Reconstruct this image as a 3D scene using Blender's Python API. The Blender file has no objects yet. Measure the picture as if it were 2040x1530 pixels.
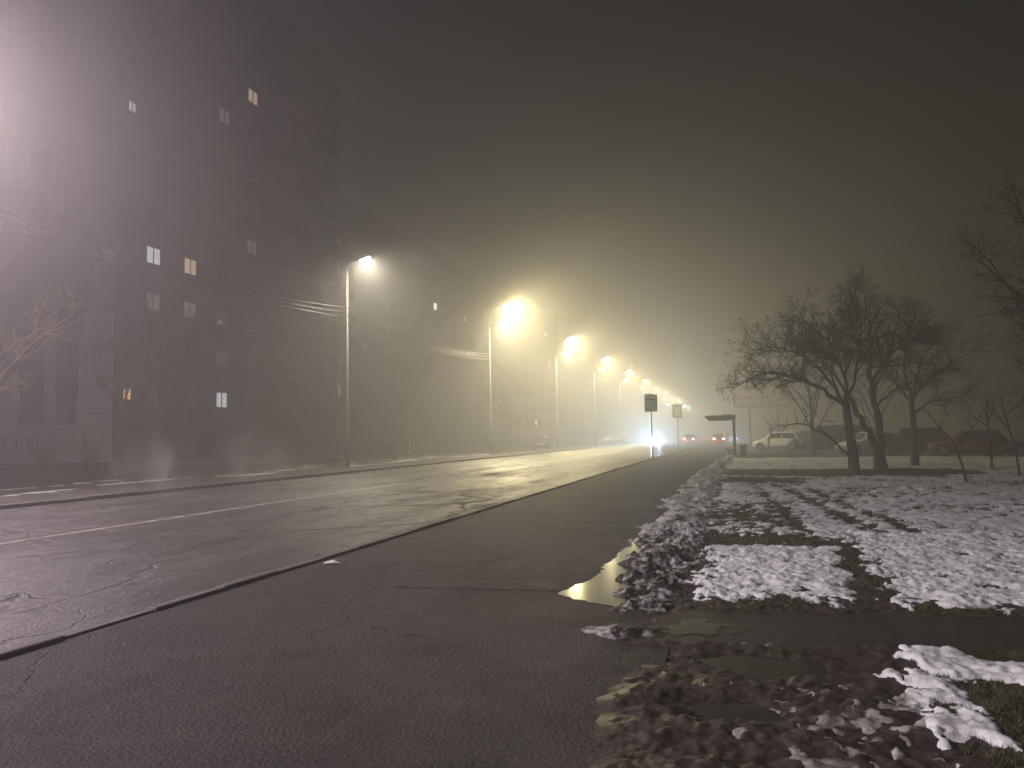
import bpy, bmesh, math, random
import numpy as np
from mathutils import Vector, Matrix

# ---------------------------------------------------------------- camera, world, sun, exposure
scene = bpy.context.scene
COL = scene.collection
cam_data = bpy.data.cameras.new('camera')
cam_data.sensor_width = 36.0
cam_data.lens = 36.0 * 1500.0 / 2040.0
cam_data.clip_start = 0.05
cam_data.clip_end = 3000.0
cam = bpy.data.objects.new('camera', cam_data)
COL.objects.link(cam)
YAW, PITCH, ROLL = 0.2897, math.radians(4.0), math.radians(1.0)
_f = Vector((-math.sin(YAW) * math.cos(PITCH), math.cos(YAW) * math.cos(PITCH), math.sin(PITCH)))
_r0 = Vector((math.cos(YAW), math.sin(YAW), 0))
_u0 = _r0.cross(_f)
_r = _r0 * math.cos(ROLL) - _u0 * math.sin(ROLL)
_u = _u0 * math.cos(ROLL) + _r0 * math.sin(ROLL)
M = Matrix((_r, _u, -_f)).transposed().to_4x4()
M.translation = Vector((0, 0, 1.6))
cam.matrix_world = M
scene.camera = cam

world = bpy.data.worlds.new('World')
scene.world = world
world.use_nodes = True
_n = world.node_tree.nodes
_l = world.node_tree.links
_n.clear()
_out = _n.new('ShaderNodeOutputWorld')
_bg = _n.new('ShaderNodeBackground')
_sky = _n.new('ShaderNodeTexSky')
_sky.sky_type = 'NISHITA'
_sky.sun_disc = False
SUN_EL, SUN_ROT = math.radians(60), math.radians(250)
_sky.sun_elevation = SUN_EL
_sky.sun_rotation = SUN_ROT
_mix = _n.new('ShaderNodeMix')
_mix.data_type = 'RGBA'
_mix.inputs[0].default_value = 0.85
_mix.inputs[7].default_value = (2.7, 2.7, 2.6, 1)      # town light held under the cloud
_l.new(_sky.outputs[0], _mix.inputs[6])
_l.new(_mix.outputs[2], _bg.inputs[0])
_bg.inputs[1].default_value = 0.0058
_l.new(_bg.outputs[0], _out.inputs[0])

sun_data = bpy.data.lights.new('moon', 'SUN')
sun_data.energy = 0.004
sun_data.angle = math.radians(15)
sun_data.color = (0.9, 0.92, 1.0)
sun = bpy.data.objects.new('moon', sun_data)
COL.objects.link(sun)
sun.rotation_euler = (math.radians(30), 0, math.radians(-40))

vs = scene.view_settings
vs.view_transform = 'Standard'
vs.look = 'None'
vs.gamma = 1.0
vs.use_curve_mapping = False
vs.exposure = 0.0
cy = scene.cycles
cy.use_denoising = True
cy.denoiser = 'OPENIMAGEDENOISE'
cy.volume_bounces = 3
cy.max_bounces = 8
cy.diffuse_bounces = 2
cy.glossy_bounces = 3
cy.sample_clamp_indirect = 4.0
cy.use_light_tree = True
cy.caustics_reflective = False
cy.caustics_refractive = False

rng = random.Random(11)
nrng = np.random.default_rng(5)

# ---------------------------------------------------------------- helpers
def link(o):
    COL.objects.link(o)
    return o

def tag(o, label=None, cat=None, group=None, kind=None):
    if label: o['label'] = label
    if cat: o['category'] = cat
    if group: o['group'] = group
    if kind: o['kind'] = kind
    return o

def empty(name, loc=(0, 0, 0), rz=0.0):
    o = link(bpy.data.objects.new(name, None))
    o.location = loc
    o.rotation_euler = (0, 0, rz)
    o.empty_display_size = 0.2
    return o

class MB:
    """collects shapes into one mesh"""
    def __init__(self):
        self.v = []; self.f = []
    def add(self, v, f):
        b = len(self.v)
        self.v += [tuple(p) for p in v]
        self.f += [tuple(i + b for i in q) for q in f]
        return self
    def box(self, x0, x1, y0, y1, z0, z1):
        v = [(x0,y0,z0),(x1,y0,z0),(x1,y1,z0),(x0,y1,z0),(x0,y0,z1),(x1,y0,z1),(x1,y1,z1),(x0,y1,z1)]
        return self.add(v, [(0,3,2,1),(4,5,6,7),(0,1,5,4),(1,2,6,5),(2,3,7,6),(3,0,4,7)])
    def cbox(self, c, s):
        return self.box(c[0]-s[0]/2, c[0]+s[0]/2, c[1]-s[1]/2, c[1]+s[1]/2, c[2]-s[2]/2, c[2]+s[2]/2)
    def tube(self, pts, rad, n=8, cap=True):
        P = [Vector(p) for p in pts]
        rad = [rad]*len(P) if isinstance(rad, (int, float)) else rad
        rings = []
        t0 = (P[1]-P[0]).normalized()
        ref = Vector((0,0,1)) if abs(t0.z) < 0.9 else Vector((1,0,0))
        for i, p in enumerate(P):
            t = (P[min(i+1,len(P)-1)]-P[max(i-1,0)]).normalized()
            a = t.cross(ref).normalized(); c = a.cross(t).normalized()
            rings.append([p+a*rad[i]*math.cos(2*math.pi*k/n)+c*rad[i]*math.sin(2*math.pi*k/n) for k in range(n)])
        v = [q for r in rings for q in r]; f = []
        for i in range(len(P)-1):
            for k in range(n):
                f.append((i*n+k, i*n+(k+1)%n, (i+1)*n+(k+1)%n, (i+1)*n+k))
        if cap:
            f.append(tuple(range(n-1,-1,-1))); f.append(tuple((len(P)-1)*n+k for k in range(n)))
        return self.add(v, f)
    def prism(self, poly, axis, a, b):
        """poly in the two other axes, extruded along axis from a to b"""
        n = len(poly)
        def mk(p, t):
            return {'x': (t,p[0],p[1]), 'y': (p[0],t,p[1]), 'z': (p[0],p[1],t)}[axis]
        v = [mk(p,a) for p in poly]+[mk(p,b) for p in poly]
        f = [(i,(i+1)%n,n+(i+1)%n,n+i) for i in range(n)]
        f += [tuple(range(n-1,-1,-1)), tuple(range(n,2*n))]
        return self.add(v, f)
    def mesh(self, name, mat=None, smooth=False, bevel=0.0):
        me = bpy.data.meshes.new(name)
        me.from_pydata(self.v, [], self.f)
        bm = bmesh.new(); bm.from_mesh(me)
        if bevel > 0:
            bmesh.ops.bevel(bm, geom=list(bm.edges), offset=bevel, segments=2, affect='EDGES', profile=0.6, clamp_overlap=True)
        bmesh.ops.recalc_face_normals(bm, faces=bm.faces)
        bm.to_mesh(me); bm.free()
        if mat: me.materials.append(mat)
        if smooth: me.shade_smooth()
        return me
    def build(self, name, mat=None, parent=None, smooth=False, bevel=0.0, loc=None):
        o = link(bpy.data.objects.new(name, self.mesh(name, mat, smooth, bevel)))
        if parent: o.parent = parent
        if loc: o.location = loc
        return o

def inst(name, me, parent=None, loc=(0,0,0), rot=(0,0,0), scale=None):
    o = link(bpy.data.objects.new(name, me))
    if parent: o.parent = parent
    o.location = loc; o.rotation_euler = rot
    if scale: o.scale = scale
    return o

def np_mesh(name, V, F, mat=None, smooth=True):
    """V (n,3) array, F (m,k) int array"""
    me = bpy.data.meshes.new(name)
    n, k = F.shape
    me.vertices.add(len(V)); me.vertices.foreach_set('co', np.ascontiguousarray(V, dtype=np.float32).ravel())
    me.loops.add(n*k); me.loops.foreach_set('vertex_index', np.ascontiguousarray(F, dtype=np.int32).ravel())
    me.polygons.add(n)
    me.polygons.foreach_set('loop_start', np.arange(0, n*k, k, dtype=np.int32))
    me.update(calc_edges=True)
    me.validate()
    if mat: me.materials.append(mat)
    if smooth: me.shade_smooth()
    return me

def copy_tree(o, parent=None):
    c = o.copy(); COL.objects.link(c); c.parent = parent
    for ch in list(o.children):
        copy_tree(ch, c)
    return c

# value-gradient noise for building ground shapes
def _hash(ix, iy, s):
    h = (ix.astype(np.int64)*374761393 + iy.astype(np.int64)*668265263 + s*1442695041) & 0xFFFFFFFF
    h = ((h ^ (h >> 13))*1274126177) & 0xFFFFFFFF
    h = h ^ (h >> 16)
    return h/4294967295.0
def gnoise(x, y, s=0):
    ix = np.floor(x); iy = np.floor(y); fx = x-ix; fy = y-iy
    ux = fx*fx*fx*(fx*(fx*6-15)+10); uy = fy*fy*fy*(fy*(fy*6-15)+10)
    def g(a, b):
        t = _hash(ix+a, iy+b, s)*2*math.pi
        return np.cos(t)*(fx-a)+np.sin(t)*(fy-b)
    n0 = g(0,0)*(1-ux)+g(1,0)*ux; n1 = g(0,1)*(1-ux)+g(1,1)*ux
    return (n0*(1-uy)+n1*uy)*1.5
def fbm(x, y, s=0, o=4, gain=0.5):
    a, t, f = 1.0, 0.0, 1.0
    for i in range(o):
        t = t+a*gnoise(x*f, y*f, s+i*17); a *= gain; f *= 2.03
    return t
def sstep(a, b, x):
    t = np.clip((x-a)/(b-a), 0, 1)
    return t*t*(3-2*t)

# ---------------------------------------------------------------- materials
MATS = {}
class NT:
    def __init__(self, name):
        self.m = bpy.data.materials.new(name); self.m.use_nodes = True
        self.t = self.m.node_tree; self.n = self.t.nodes; self.l = self.t.links
        self.b = self.n['Principled BSDF']
        MATS[name] = self.m
        self.co = None
    def pos(self):
        if self.co is None:
            self.co = self.n.new('ShaderNodeNewGeometry').outputs['Position']
        return self.co
    def obj(self):
        return self.n.new('ShaderNodeTexCoord').outputs['Object']
    def scale(self, v, s):
        m = self.n.new('ShaderNodeMapping'); m.inputs['Scale'].default_value = s
        self.l.new(v, m.inputs['Vector']); return m.outputs[0]
    def noise(self, v, s, d=4, r=0.55, dist=0.0):
        t = self.n.new('ShaderNodeTexNoise'); t.inputs['Scale'].default_value = s
        t.inputs['Detail'].default_value = d; t.inputs['Roughness'].default_value = r
        t.inputs['Distortion'].default_value = dist
        self.l.new(v, t.inputs['Vector']); return t.outputs['Fac']
    def voro(self, v, s, feat='F1', out='Distance'):
        t = self.n.new('ShaderNodeTexVoronoi'); t.feature = feat
        t.inputs['Scale'].default_value = s
        self.l.new(v, t.inputs['Vector']); return t.outputs[out]
    def ramp(self, fac, stops):
        r = self.n.new('ShaderNodeValToRGB'); e = r.color_ramp.elements
        while len(e) < len(stops): e.new(0.5)
        for i, (p, c) in enumerate(stops):
            e[i].position = p
            e[i].color = (c, c, c, 1) if isinstance(c, (int, float)) else (c[0], c[1], c[2], 1)
        self.l.new(fac, r.inputs[0]); return r.outputs[0]
    def mix(self, fac, a, b):
        m = self.n.new('ShaderNodeMix'); m.data_type = 'RGBA'
        for s, v in ((0, fac), (6, a), (7, b)):
            if isinstance(v, (int, float)): m.inputs[s].default_value = v if s == 0 else (v, v, v, 1)
            elif isinstance(v, tuple): m.inputs[s].default_value = (*v[:3], 1)
            else: self.l.new(v, m.inputs[s])
        return m.outputs[2]
    def math(self, op, a, b=0.0):
        m = self.n.new('ShaderNodeMath'); m.operation = op
        for s, v in ((0, a), (1, b)):
            if isinstance(v, (int, float)): m.inputs[s].default_value = v
            else: self.l.new(v, m.inputs[s])
        return m.outputs[0]
    def bump(self, h, strength=0.5, dist=0.01, prev=None):
        b = self.n.new('ShaderNodeBump'); b.inputs['Strength'].default_value = strength
        b.inputs['Distance'].default_value = dist
        self.l.new(h, b.inputs['Height'])
        if prev: self.l.new(prev, b.inputs['Normal'])
        return b.outputs[0]
    def set(self, **k):
        for name, v in k.items():
            s = self.b.inputs[{'base':'Base Color','rough':'Roughness','metal':'Metallic','normal':'Normal','spec':'Specular IOR Level',
                               'coat':'Coat Weight','emit':'Emission Color','estr':'Emission Strength','trans':'Transmission Weight','ior':'IOR','alpha':'Alpha'}[name]]
            if isinstance(v, (int, float)): s.default_value = v
            elif isinstance(v, tuple): s.default_value = (*v[:3], 1)
            else: self.l.new(v, s)
        return self.m

def plain(name, col, rough=0.6, var=0.15, scale=6.0, metal=0.0, bump=0.0):
    t = NT(name)
    n = t.noise(t.pos(), scale, 5, 0.6)
    c = t.mix(n, tuple(x*(1-var) for x in col), tuple(min(1, x*(1+var)) for x in col))
    t.set(base=c, rough=rough, metal=metal)
    if bump: t.set(normal=t.bump(t.noise(t.pos(), scale*6, 4), 0.4, bump))
    return t.m

def emitter(name, col, strength):
    t = NT(name)
    t.set(base=(0.8, 0.8, 0.8), emit=col, estr=strength, rough=0.4)
    t.m.cycles.emission_sampling = 'NONE'
    return t.m

# wet carriageway
def m_road():
    t = NT('wet_asphalt_road'); p = t.pos()
    dn = t.n.new('ShaderNodeTexNoise'); dn.inputs['Scale'].default_value = 0.9; dn.inputs['Detail'].default_value = 4
    t.l.new(p, dn.inputs['Vector'])
    va = t.n.new('ShaderNodeVectorMath'); va.operation = 'MULTIPLY_ADD'
    t.l.new(dn.outputs['Color'], va.inputs[0]); va.inputs[1].default_value = (1.3, 1.3, 0); t.l.new(p, va.inputs[2])
    pd = va.outputs[0]
    long = t.scale(p, (1.0, 0.14, 1.0))
    wear = t.noise(long, 0.8, 6, 0.62, 0.8)
    patch = t.noise(p, 0.25, 4, 0.6, 0.8)
    agg = t.noise(p, 70, 4, 0.8)
    agg2 = t.voro(p, 42)
    grit = t.noise(p, 24, 5, 0.7)
    mid = t.noise(t.scale(p, (1, 0.45, 1)), 4.5, 6, 0.7, 0.8)
    base = t.mix(t.ramp(patch, [(0.42, 0.0), (0.58, 1.0)]), (0.024, 0.022, 0.022), (0.052, 0.048, 0.047))
    base = t.mix(t.ramp(agg, [(0.48, 0.0), (0.68, 0.8)]), base, (0.13, 0.12, 0.118))
    c1 = t.ramp(t.voro(t.scale(pd, (.33, .20, 1)), 1.0, 'DISTANCE_TO_EDGE'), [(0.0, 1.0), (0.010, 1.0), (0.020, 0.0)])
    c1 = t.math('MULTIPLY', c1, t.ramp(t.noise(p, 0.22, 3), [(0.44, 0.0), (0.50, 1.0)]))
    c2 = t.ramp(t.voro(pd, 1.15, 'DISTANCE_TO_EDGE'), [(0.0, 1.0), (0.012, 1.0), (0.026, 0.0)])
    c2 = t.math('MULTIPLY', c2, t.ramp(t.noise(p, 0.35, 3), [(0.52, 0.0), (0.58, 1.0)]))
    crack = t.math('MAXIMUM', c1, c2)
    base = t.mix(crack, base, (0.008, 0.007, 0.007))
    wet = t.ramp(t.math('ADD', t.math('MULTIPLY', wear, 0.55), t.math('MULTIPLY', mid, 0.45)), [(0.40, 0.0), (0.53, 1.0)])
    rough = t.mix(wet, 0.64, 0.37)
    rough = t.mix(crack, rough, 0.75)
    nb = t.bump(mid, 0.55, 0.045)
    nb = t.bump(grit, 0.7, 0.016, nb)
    nb = t.bump(t.math('ADD', t.math('MULTIPLY', agg, 0.6), t.math('MULTIPLY', agg2, 0.5)), 0.7, 0.009, nb)
    nb = t.bump(t.math('SUBTRACT', 1.0, crack), 0.9, 0.02, nb)
    return t.set(base=base, rough=rough, normal=nb, spec=0.65)

def m_walk():
    t = NT('damp_asphalt_pavement'); p = t.pos()
    agg = t.noise(p, 62, 4, 0.8)
    agg2 = t.voro(p, 36)
    big = t.noise(p, 0.55, 5, 0.6, 0.7)
    mid = t.noise(p, 4.0, 5, 0.6, 0.4)
    dn = t.n.new('ShaderNodeTexNoise'); dn.inputs['Scale'].default_value = 1.4; dn.inputs['Detail'].default_value = 5
    t.l.new(p, dn.inputs['Vector'])
    va = t.n.new('ShaderNodeVectorMath'); va.operation = 'MULTIPLY_ADD'
    t.l.new(dn.outputs['Color'], va.inputs[0]); va.inputs[1].default_value = (.9, .9, 0); t.l.new(p, va.inputs[2])
    crk = t.ramp(t.voro(t.scale(va.outputs[0], (.5, .4, 1)), 1.0, 'DISTANCE_TO_EDGE'), [(0.0, .7), (0.003, .6), (0.008, 0.0)])
    crk = t.math('MULTIPLY', crk, t.ramp(t.noise(p, 0.4, 3), [(0.50, 0.0), (0.56, 1.0)]))
    stain = t.noise(p, 1.7, 6, 0.7, 1.2)
    base = t.mix(t.ramp(big, [(0.36, 0.0), (0.62, 1.0)]), (0.020, 0.0172, 0.0175), (0.052, 0.0455, 0.0455))
    base = t.mix(t.ramp(stain, [(0.52, 0.0), (0.66, 0.7)]), base, (0.016, 0.0138, 0.014))
    base = t.mix(t.ramp(agg, [(0.47, 0.0), (0.66, 0.85)]), base, (0.125, 0.113, 0.111))
    base = t.mix(crk, base, (.006, .005, .005))
    rough = t.ramp(t.math('ADD', t.math('MULTIPLY', stain, 0.6), t.math('MULTIPLY', mid, 0.4)), [(0.38, 0.75), (0.62, 0.55)])
    nb = t.bump(mid, 0.08, 0.02)
    nb = t.bump(t.math('ADD', t.math('MULTIPLY', agg, 0.7), t.math('MULTIPLY', agg2, 0.6)), 1.0, 0.014, nb)
    nb = t.bump(t.math('SUBTRACT', 1.0, crk), .8, .015, nb)
    return t.set(base=base, rough=rough, normal=nb, spec=0.22)

m_road(); m_walk()
plain('earth', (0.05, 0.042, 0.034), 0.85, 0.35, 1.5, bump=0.03)
plain('concrete_kerb', (0.12, 0.11, 0.105), 0.7, 0.4, 7.0, bump=0.006)
plain('galvanised_steel', (0.085, 0.08, 0.075), 0.55, 0.2, 9.0, metal=0.2)
plain('dark_cast', (0.06, 0.06, 0.06), 0.5, 0.2)
plain('cable_sheath', (0.045, 0.042, 0.04), 0.5, 0.1)
t = NT('road_paint'); p = t.pos()
t.set(base=t.mix(t.ramp(t.noise(t.scale(p, (1, .35, 1)), 14, 4, .7), [(.42, 0), (.58, 1)]), (.56, .52, .47), (.10, .095, .09)), rough=0.35,
      normal=t.bump(t.noise(p, 80, 3), .4, .004))
# ---------------------------------------------------------------- the ground
def quad_sheet(name, x0, x1, y0, y1, z, mat, nx=1, ny=1):
    xs = np.linspace(x0, x1, nx+1); ys = np.linspace(y0, y1, ny+1)
    X, Y = np.meshgrid(xs, ys)
    V = np.stack([X.ravel(), Y.ravel(), np.full(X.size, z)], 1)
    i = np.arange(nx*ny); a = (i//nx)*(nx+1)+i % nx
    F = np.stack([a, a+1, a+nx+2, a+nx+1], 1)
    return link(bpy.data.objects.new(name, np_mesh(name, V, F, mat, False)))

tag(quad_sheet('ground', -395, 395, -195, 795, -0.16, MATS['earth']), kind='structure')
tag(quad_sheet('road', -17.62, -5.48, -100, 700, 0.012, MATS['wet_asphalt_road'], 4, 60), kind='structure')
tag(quad_sheet('pavement', -5.36, -0.55, -60, 400, 0.0, MATS['damp_asphalt_pavement'], 4, 60), kind='structure')

# kerbs: single stones with mortar gaps
def kerb(name, x0, x1, z_top, y_from, y_to, y_end, seed):
    r = random.Random(seed)
    root = tag(empty(name, ((x0+x1)/2, y_from, 0)), kind='structure')
    protos = []
    for k in range(4):
        b = MB().box(-(x1-x0)/2, (x1-x0)/2, 0.006, 0.994, -0.16, z_top)
        me = b.mesh('kerb_stone', MATS['concrete_kerb'], False, 0.012)
        for v in me.vertices:
            v.co.x += r.uniform(-.006, .006); v.co.z += r.uniform(-.005, .004)
        protos.append(me)
    y = y_from
    while y < y_to:
        o = inst('kerb_stone', protos[r.randrange(4)], root, (r.uniform(-.010, .010), y-y_from, r.uniform(-.012, .008)-(.012 if r.random() < .13 else 0)),
                 (r.uniform(-.006, .006), 0, r.uniform(-.008, .008)))
        y += 1.0
    b = MB().box(-(x1-x0)/2, (x1-x0)/2, y_to-y_from, y_end-y_from, -0.16, z_top)
    b.build('kerb_run', MATS['concrete_kerb'], root)
    return root
kerb('kerb_near', -5.48, -5.36, 0.040, 1.0, 75.0, 400, 3)
kerb('kerb_far', -17.80, -17.62, 0.13, 5.0, 95.0, 400, 4)
tag(quad_sheet('pavement_far', -20.6, -17.80, -60, 400, 0.10, MATS['damp_asphalt_pavement'], 2, 40), kind='structure')
# centre line
tag(MB().box(-11.58, -11.42, -40, 300, 0.004, 0.016).build('centre_line', MATS['road_paint']), kind='structure')

# ---------------------------------------------------------------- street lamps
LOWER_W, UPPER_W = 2500.0, 10200.0
COL0, COL1, COL2 = (1.0, 0.81, 0.86), (1.0, 0.90, 0.68), (1.0, 0.85, 0.45)
emitter('lamp_glass_pink', COL0, 250)
emitter('lamp_glass_white', COL1, 250)
emitter('lamp_glass_yellow', COL2, 250)

def luminaire(root, name, a, b, wid, mat_glass, power, colour, spread=180, turn=0.0):
    """housing from a to b (local), lens underneath, with its own lamp"""
    a = Vector(a); b = Vector(b); d = (b-a); L = d.length; ang = math.atan2(d.z, d.x)
    hm = MB()
    hm.prism([(0, -.03), (L, -.03), (L*.97, .05), (L*.55, .10), (0, .06)], 'y', -wid/2, wid/2)
    h = hm.build(name, MATS['dark_cast'], root, bevel=0.012)
    h.location = a; h.rotation_euler = (0, -ang, 0)
    g = MB()
    g.box(L*.12, L*.94, -wid*.42, wid*.42, -.062, -.031)
    g.build('lens', mat_glass, h, bevel=0.01)
    ld = bpy.data.lights.new('lamp_light', 'AREA')
    ld.shape = 'RECTANGLE'; ld.size = L*.8; ld.size_y = wid*.8
    ld.energy = power; ld.color = colour; ld.spread = math.radians(spread)
    lo = link(bpy.data.objects.new('lamp_light', ld))
    lo.parent = h; lo.location = (L*.53, 0, -.075-.5*math.sin(turn)*L*.8); lo.rotation_euler = (0, -turn, 0)
    return h

def street_lamp(y, lower, upper, label, col, level=False):
    r = empty('street_lamp', (-21.5, y, 0.05))
    tag(r, label, 'street lamp', 'street lamps along the far pavement')
    MB().tube([(0,0,-.25),(0,0,1.1),(0,0,1.2),(0,0,11.6)], [.13,.13,.10,.06], 12).build('pole', MATS['galvanised_steel'], r, True)
    MB().box(-.135,-.095,-.06,.06,.55,.95).build('access_door', MATS['galvanised_steel'], r)
    MB().tube([(0,0,11.5),(.02,0,11.75),(.25,0,11.88),(.85,0,11.93)], .03, 8).build('arm', MATS['galvanised_steel'], r, True)
    if lower: luminaire(r, 'lamp_head', (.78,0,11.90), (1.48,0,11.92 if level else 12.10), .30, MATS['lamp_glass_pink' if col is COL0 else 'lamp_glass_white'], lower, col, 178 if level else 150 if col is COL0 else 150)
    for z in (8.6, 8.9, 9.2):
        MB().tube([(0,0,z),(.16,0,z)], .02, 6).build('insulator', MATS['dark_cast'], r)
    if upper:
        MB().tube([(0,0,11.55),(.03,0,12.7),(.25,0,13.2),(1.3,0,13.5)], .032, 8).build('upper_arm', MATS['galvanised_steel'], r, True)
        luminaire(r, 'upper_lamp_head', (1.2,0,13.40), (2.28,0,13.86), .42, MATS['lamp_glass_yellow'], upper, COL2, 170, math.radians(14))
    return r
LAMP_Y = [12.5+26.35*i for i in range(-2, 17)]
for i, y in enumerate(LAMP_Y):
    if i < 2: lab = ['grey street lamp two poles before the pinkish-white one, off along the road', 'grey street lamp one pole before the pinkish-white one'][i]
    elif i == 2: lab = 'grey steel street lamp with pinkish white head beside the bare verge tree'
    elif i == 3: lab = 'slim grey street lamp pole with a single lit head and bundled cables'
    else: lab = ['first','second','third','fourth','fifth','sixth','seventh','eighth','ninth','tenth','eleventh','twelfth','thirteenth','fourteenth','fifteenth'][i-4]+' double-headed street lamp beyond the single-headed one, upper head yellow'
    street_lamp(y, LOWER_W*(8.2 if i <= 1 else 2.1 if i == 2 else .65 if i == 3 else .8), UPPER_W if i >= 4 else 0, lab, COL0 if i <= 2 else COL1, i == 2)  # unseen lamps behind the camera are overpowered to brighten the near snow
# ---------------------------------------------------------------- soil, snow, puddles on the near verge
def worley(x, y, s=0, jit=0.9):
    ix = np.floor(x); iy = np.floor(y); best = np.full(x.shape, 9.0); idv = np.zeros(x.shape)
    for a in (-1, 0, 1):
        for b in (-1, 0, 1):
            cx = ix+a; cyy = iy+b
            px = cx+0.5+(_hash(cx, cyy, s)-.5)*jit; py = cyy+0.5+(_hash(cx, cyy, s+91)-.5)*jit
            d = (x-px)**2+(y-py)**2
            m = d < best
            best = np.where(m, d, best); idv = np.where(m, _hash(cx, cyy, s+7), idv)
    return np.sqrt(best), idv
def clods(x, y, scale, s):
    wx = x*scale+0.35*gnoise(x*scale*1.7, y*scale*1.7, s+3); wy = y*scale+0.35*gnoise(x*scale*1.7+9, y*scale*1.7, s+4)
    d, i = worley(wx, wy, s)
    return np.sqrt(np.clip(0.45-d*d*(1.0+i), 0, 1))*(0.3+0.7*i)
def box_d(x, y, x0, x1, y0, y1):
    return np.minimum(np.minimum(x-x0, x1-x), np.minimum(y-y0, y1-y))
def path_lo(x): return 6.02+0.10*x
def path_hi(x): return 7.22+0.11*x

def soil_h(x, y):
    edge = -0.93+0.12*fbm(x*0+3.1, y*0.9, 5, 4)+0.05*gnoise(x*3, y*5, 8)
    rise = sstep(-0.02, 0.34, x-edge)
    mud = 1-sstep(5.6, 6.4, y)
    churn = 0.25+sstep(-.25, .45, gnoise(x*1.3+4, y*1.1, 77))
    near = 0.030*fbm(x*1.8, y*2.4, 21, 5, .55)+churn*(0.016*clods(x, y, 7.0, 31)+0.012*clods(x, y, 15, 41)+0.007*clods(x, y, 31, 42))+0.012*fbm(x*11, y*13, 23, 4, .6)
    lawn = 0.030*fbm(x*0.7, y*0.7, 51, 3)+0.018*fbm(x*5, y*5, 52, 4)+0.012*fbm(x*17, y*17, 53, 3)
    h = -0.012+rise*(0.026+mud*near+(1-mud)*lawn)
    pth = sstep(0.0, 0.10, np.minimum(y-path_lo(x), path_hi(x)-y)+.06*gnoise(x*3, y*3, 61))*sstep(-0.75, -0.4, x)
    h = h*(1-pth)+pth*(-0.02)
    rim = np.exp(-((y-path_lo(x)+0.03)/0.06)**2)*sstep(0.2, 1.0, x)
    h = h+rim*0.03-sstep(0, .25, path_lo(x)-y)*(1-sstep(.25, .9, path_lo(x)-y))*0.02
    dip = np.exp(-(((x-0.05)/0.42)**2+((y-5.55)/0.22)**2))+np.exp(-(((x+0.05)/0.34)**2+((y-4.62)/0.20)**2))
    return h-dip*0.05

def snow_p(x, y):
    n0 = fbm(x*.55, y*.5, 99, 3); n1 = fbm(x*1.3, y*1.3, 101, 4); n2 = fbm(x*4.0, y*3.4, 111, 4); n3 = fbm(x*11, y*10, 121, 4, .6)
    wob = 0.13*n1+0.11*n2+0.06*n3
    A = np.minimum(box_d(x+wob, y+wob*1.6, -0.40, 1.0+0.06*(y-7.6), 7.62, 11.2)/0.22, 0.66)
    lim = 7.60+0.09*x
    B = np.minimum(np.minimum((x+wob-(1.44+0.02*(y-7.6))), (y+wob*1.3-lim))/0.20, 0.60)
    B = np.where(y > 13.0, -9, B)
    C = np.where(y > 11.4, np.minimum((x+wob+0.40+0.3*sstep(12, 30, y))/0.3, 0.46), -9)
    bandC = np.exp(-((y-11.8-.3*n1)/0.60)**2)*(1-sstep(1.9, 3.4, x+.6*n1))
    patch = np.exp(-(((x-0.25)/0.85)**2+((y-15.2)/2.2)**2))*0.8
    r1 = np.abs((x-2.05+.10*n1)+(y-12.7)*0.085); r2 = np.abs((x-2.62+.10*n1)+(y-12.7)*0.085); r3 = np.abs((x-.9+.1*n1)+(y-14.)*.05)
    ruts = (np.exp(-(r1/0.16)**2)+np.exp(-(r2/0.15)**2)+.8*np.exp(-(r3/.14)**2))*sstep(11.5, 13, y)*(1-sstep(22, 27, y))*(.55+.5*np.clip(n1+.5, 0, 1))
    band2 = sstep(28.6, 29.8, y+0.8*n0)*(1-sstep(33.0, 35.0, y+0.9*n0))*(1-sstep(7.2, 9, x))
    gap = sstep(24, 25.5, y)*(1-sstep(27, 28.5, y))*(1-sstep(1.2, 2.2, x+.5*n1))
    C = C-1.1*bandC-patch-0.9*ruts-1.6*band2-1.0*gap
    C = C-0.34*sstep(13, 18, y)*(0.35+n0*1.2)
    D = np.minimum(box_d(x+wob*1.3, y+wob, 0.98, 9.0, 5.42+0.08*x, 6.00+0.06*x)/0.14, 0.66)
    D2 = np.minimum(box_d(x+wob, y+wob*1.5, 0.90, 1.22, 4.30, 5.50)/0.12, 0.48)
    D3 = np.where((x > 1.0) & (y < 5.5), -0.62, -9)
    E = np.where((y < 5.3) & (x > -0.25), -0.75+0.72*np.exp(-(((x-0.50)/0.50)**2+((y-4.6)/0.80)**2))+0.55*np.exp(-(((x-0.42)/.36)**2+((y-3.75)/.34)**2)), -9)
    F = np.where(np.abs(x-0.35) < 1.2, 0.55-np.abs(y-(path_lo(x)+0.05)+0.05*n2)/0.07-np.abs(x-0.33)/0.5, -9)
    base = np.maximum.reduce([A, B, C, D, D2, D3, E, F])
    return base+n2*0.72+n3*np.where((y < 5.35) & (x < .9), .6, .30)-0.06

def snow_t(x, y):
    p = snow_p(x, y)
    soft = np.clip(p*1.15, 0, 1.0)**.8; va = .35+1.3*sstep(-.5, .5, fbm(x*.8, y*.8, 139, 2))
    t = 0.032*soft+soft*va*(0.018*fbm(x*2.6, y*2.6, 131, 3)+0.007*fbm(x*8, y*8, 132, 3)+0.003*fbm(x*22, y*22, 133, 3))
    slush = (y < 5.35) & (x < 0.9)
    t = np.where(slush, t*0.35+.006*fbm(x*14, y*14, 134, 3)*(p > .15), t)
    return np.where(p > 0, np.maximum(t, .001), np.maximum(p, -0.3)*0.06)

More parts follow.
